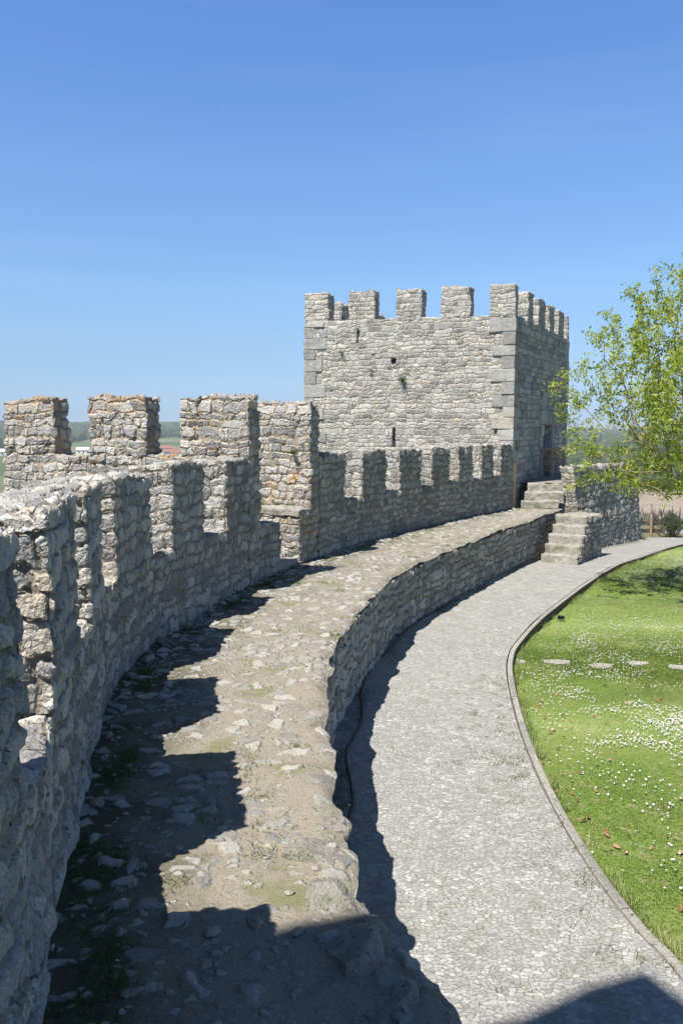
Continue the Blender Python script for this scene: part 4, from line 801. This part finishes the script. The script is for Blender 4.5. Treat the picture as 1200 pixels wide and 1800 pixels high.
# individual bushes and bare trees on the slope right of the parapet
r = np.random.default_rng(61)
def bush(x, y, h, wd, label, mat, n=260, group=None, leaf=.10, z=None):
    z = float(terr_z(np.array([x]), np.array([y]))[0]) if z is None else z; o = thing('bush', label, 'bush', (x, y, z), group); d = r.normal(0, 1, (n, 3)); d /= np.linalg.norm(d, axis=1, keepdims=True)
    C = np.array([x, y, z + h * .5]) + d * (r.uniform(.1, 1, (n, 1)) ** .4) * np.array([wd, wd, h * .5]); V, F_ = quads_at(C, 7, leaf, .10 * wd, int(x * 10)); link('foliage', mesh_np('foliage', V, F_), mat, o, False)
    ch_ = [([(x, y, z - .2), tuple(C[i])], [.03, .008]) for i in range(0, n, 12)]; tubes('stem', ch_, M_TWIG, o, 4)
bush(13.1, 32.5, .95, .5, 'grey green bush beside the timber post', M_SHRUB, 300, None, .04, -1.8)
for i, (x, yv, h_) in enumerate([(17.1, 45, 3.2), (18.6, 48, 3.6), (20.3, 50, 3.9), (20.6, 54, 4.6), (22.6, 56, 5.0), (23.6, 58, 5.0), (19.0, 46, 3.3)]): bush(x, yv, h_ * .8, h_ * .42, 'round green bush in the scrub below the castle slope', M_SHRUB, 260, 'bushes on the slope', .10)
def bare_tree(x, y, h, seed):
    r = np.random.default_rng(seed); z = float(terr_z(np.array([x]), np.array([y]))[0]) - .2; o = thing('bare_tree', 'thin leafless tree on the slope beyond the timber post', 'tree', (x, y, z), 'bare trees on the slope')
    n = 9; tr_ = np.array([(x + r.normal(0, .02) * i, y, z + h * i / (n - 1)) for i in range(n)]); tubes('trunk', [(tr_, np.linspace(.11, .03, n))], M_TWIG, o, 5); ch_ = []
    for i in range(40):
        t = r.uniform(.2, .95); b = tr_[int(t * (n - 1))]; L_ = h * (1.05 - t) * .45; a = r.uniform(0, 6.3); e = b + np.array([math.cos(a) * L_ * .6, math.sin(a) * L_ * .6, L_ * .9]); m = (b + e) / 2 + r.normal(0, .08, 3); ch_.append(([b, m, e], [.045, .03, .015]))
        for j in range(3): e2 = m + (e - m) * r.uniform(0, 1) + r.normal(0, .35, 3) * L_ * .5 + np.array([0, 0, .2]); ch_.append(([m, e2], [.022, .012]))
    tubes('crown', ch_, M_TWIG, o, 4)
for i in range(34):
    yv = r.uniform(42, 75); xv = yv * r.uniform(.365, .43); bare_tree(xv, yv, 2.5 - r.uniform(132, 160) / 1450 * yv - float(terr_z(np.array([xv]), np.array([yv]))[0]), 500 + i)
# houses far off at the left
M_PLAST = plain('white_plaster', (.72, .70, .66), .9); M_ROOF = plain('red_tiles', (.34, .15, .11), .9); M_PANE = plain('dark_window', (.05, .05, .06), .3)
def house(x, y, L_, W_, h_, label, roofm=None, rot=.2):
    z = float(terr_z(np.array([x]), np.array([y]))[0]); o = thing('house', label, 'house', (x, y, z)); o.rotation_euler = (0, 0, 0); c, s = math.cos(rot), math.sin(rot); T = lambda a, b, zz: (x + a * c - b * s, y + a * s + b * c, z + zz)
    V = np.array([T(a, b, zz) for zz in (-1, h_) for a, b in ((-L_, -W_), (L_, -W_), (L_, W_), (-L_, W_))]); Q = np.array([(0, 1, 5, 4), (1, 2, 6, 5), (2, 3, 7, 6), (3, 0, 4, 7)]); link('wall', mesh_np('wall', V, Q), M_PLAST, o, False)
    e = .5; V = np.array([T(-L_ - e, -W_ - e, h_ - .1), T(L_ + e, -W_ - e, h_ - .1), T(L_ + e, 0, h_ + W_ * .55), T(-L_ - e, 0, h_ + W_ * .55), T(L_ + e, W_ + e, h_ - .1), T(-L_ - e, W_ + e, h_ - .1)]); Q = np.array([(0, 1, 2, 3), (3, 2, 4, 5)]); link('roof', mesh_np('roof', V, Q), roofm or M_ROOF, o, False)
    for kx in np.linspace(-.7, .7, 4): V = np.array([T(L_ * kx - .6, -W_ - .03, h_ * .35), T(L_ * kx + .6, -W_ - .03, h_ * .35), T(L_ * kx + .6, -W_ - .03, h_ * .75), T(L_ * kx - .6, -W_ - .03, h_ * .75)]); link('window', mesh_np('window', V, np.array([(0, 1, 2, 3)])), M_PANE, o, False)
for px, Y, L_, h_, lb in ((301, 760, 7, 5, 'white house with a long red roof far below the ridge'), (313, 700, 6, 6, 'white house with red roof beside the third tall merlon'), (292, 850, 6, 5, 'red roofed house half hidden by the second tall merlon')): house((px - 600) / 1455 * Y, Y, L_, 4.5, h_, lb)
house((152 - 600) / 1455 * 800, 800, 9, 5, 5, 'long low white building between the first two tall merlons', M_PLAST, .1); house((2 - 600) / 1455 * 760, 760, 9, 5, 4, 'low pale building at the far left edge', M_PLAST, .1)

# ------------------------------------------------------------------ air
bm = bmesh.new(); bmesh.ops.create_cube(bm, size=1); me = bpy.data.meshes.new('haze'); bm.to_mesh(me); bm.free()
hz = bpy.data.objects.new('haze', me); COL.objects.link(hz); hz.scale = (15000, 15000, 56); hz.location = (0, 0, -28 - 2 + 28)
hm = bpy.data.materials.new('haze'); hm.use_nodes = True; t = hm.node_tree; t.nodes.remove(t.nodes['Principled BSDF']); pvn = t.nodes.new('ShaderNodeVolumePrincipled'); pvn.inputs['Color'].default_value = (.80, .88, 1, 1); pvn.inputs['Density'].default_value = .00022; pvn.inputs['Anisotropy'].default_value = .2
t.links.new(pvn.outputs[0], t.nodes['Material Output'].inputs['Volume']); me.materials.append(hm); tag(hz, 'thin pale blue haze over the distant country', 'haze', None, 'stuff')
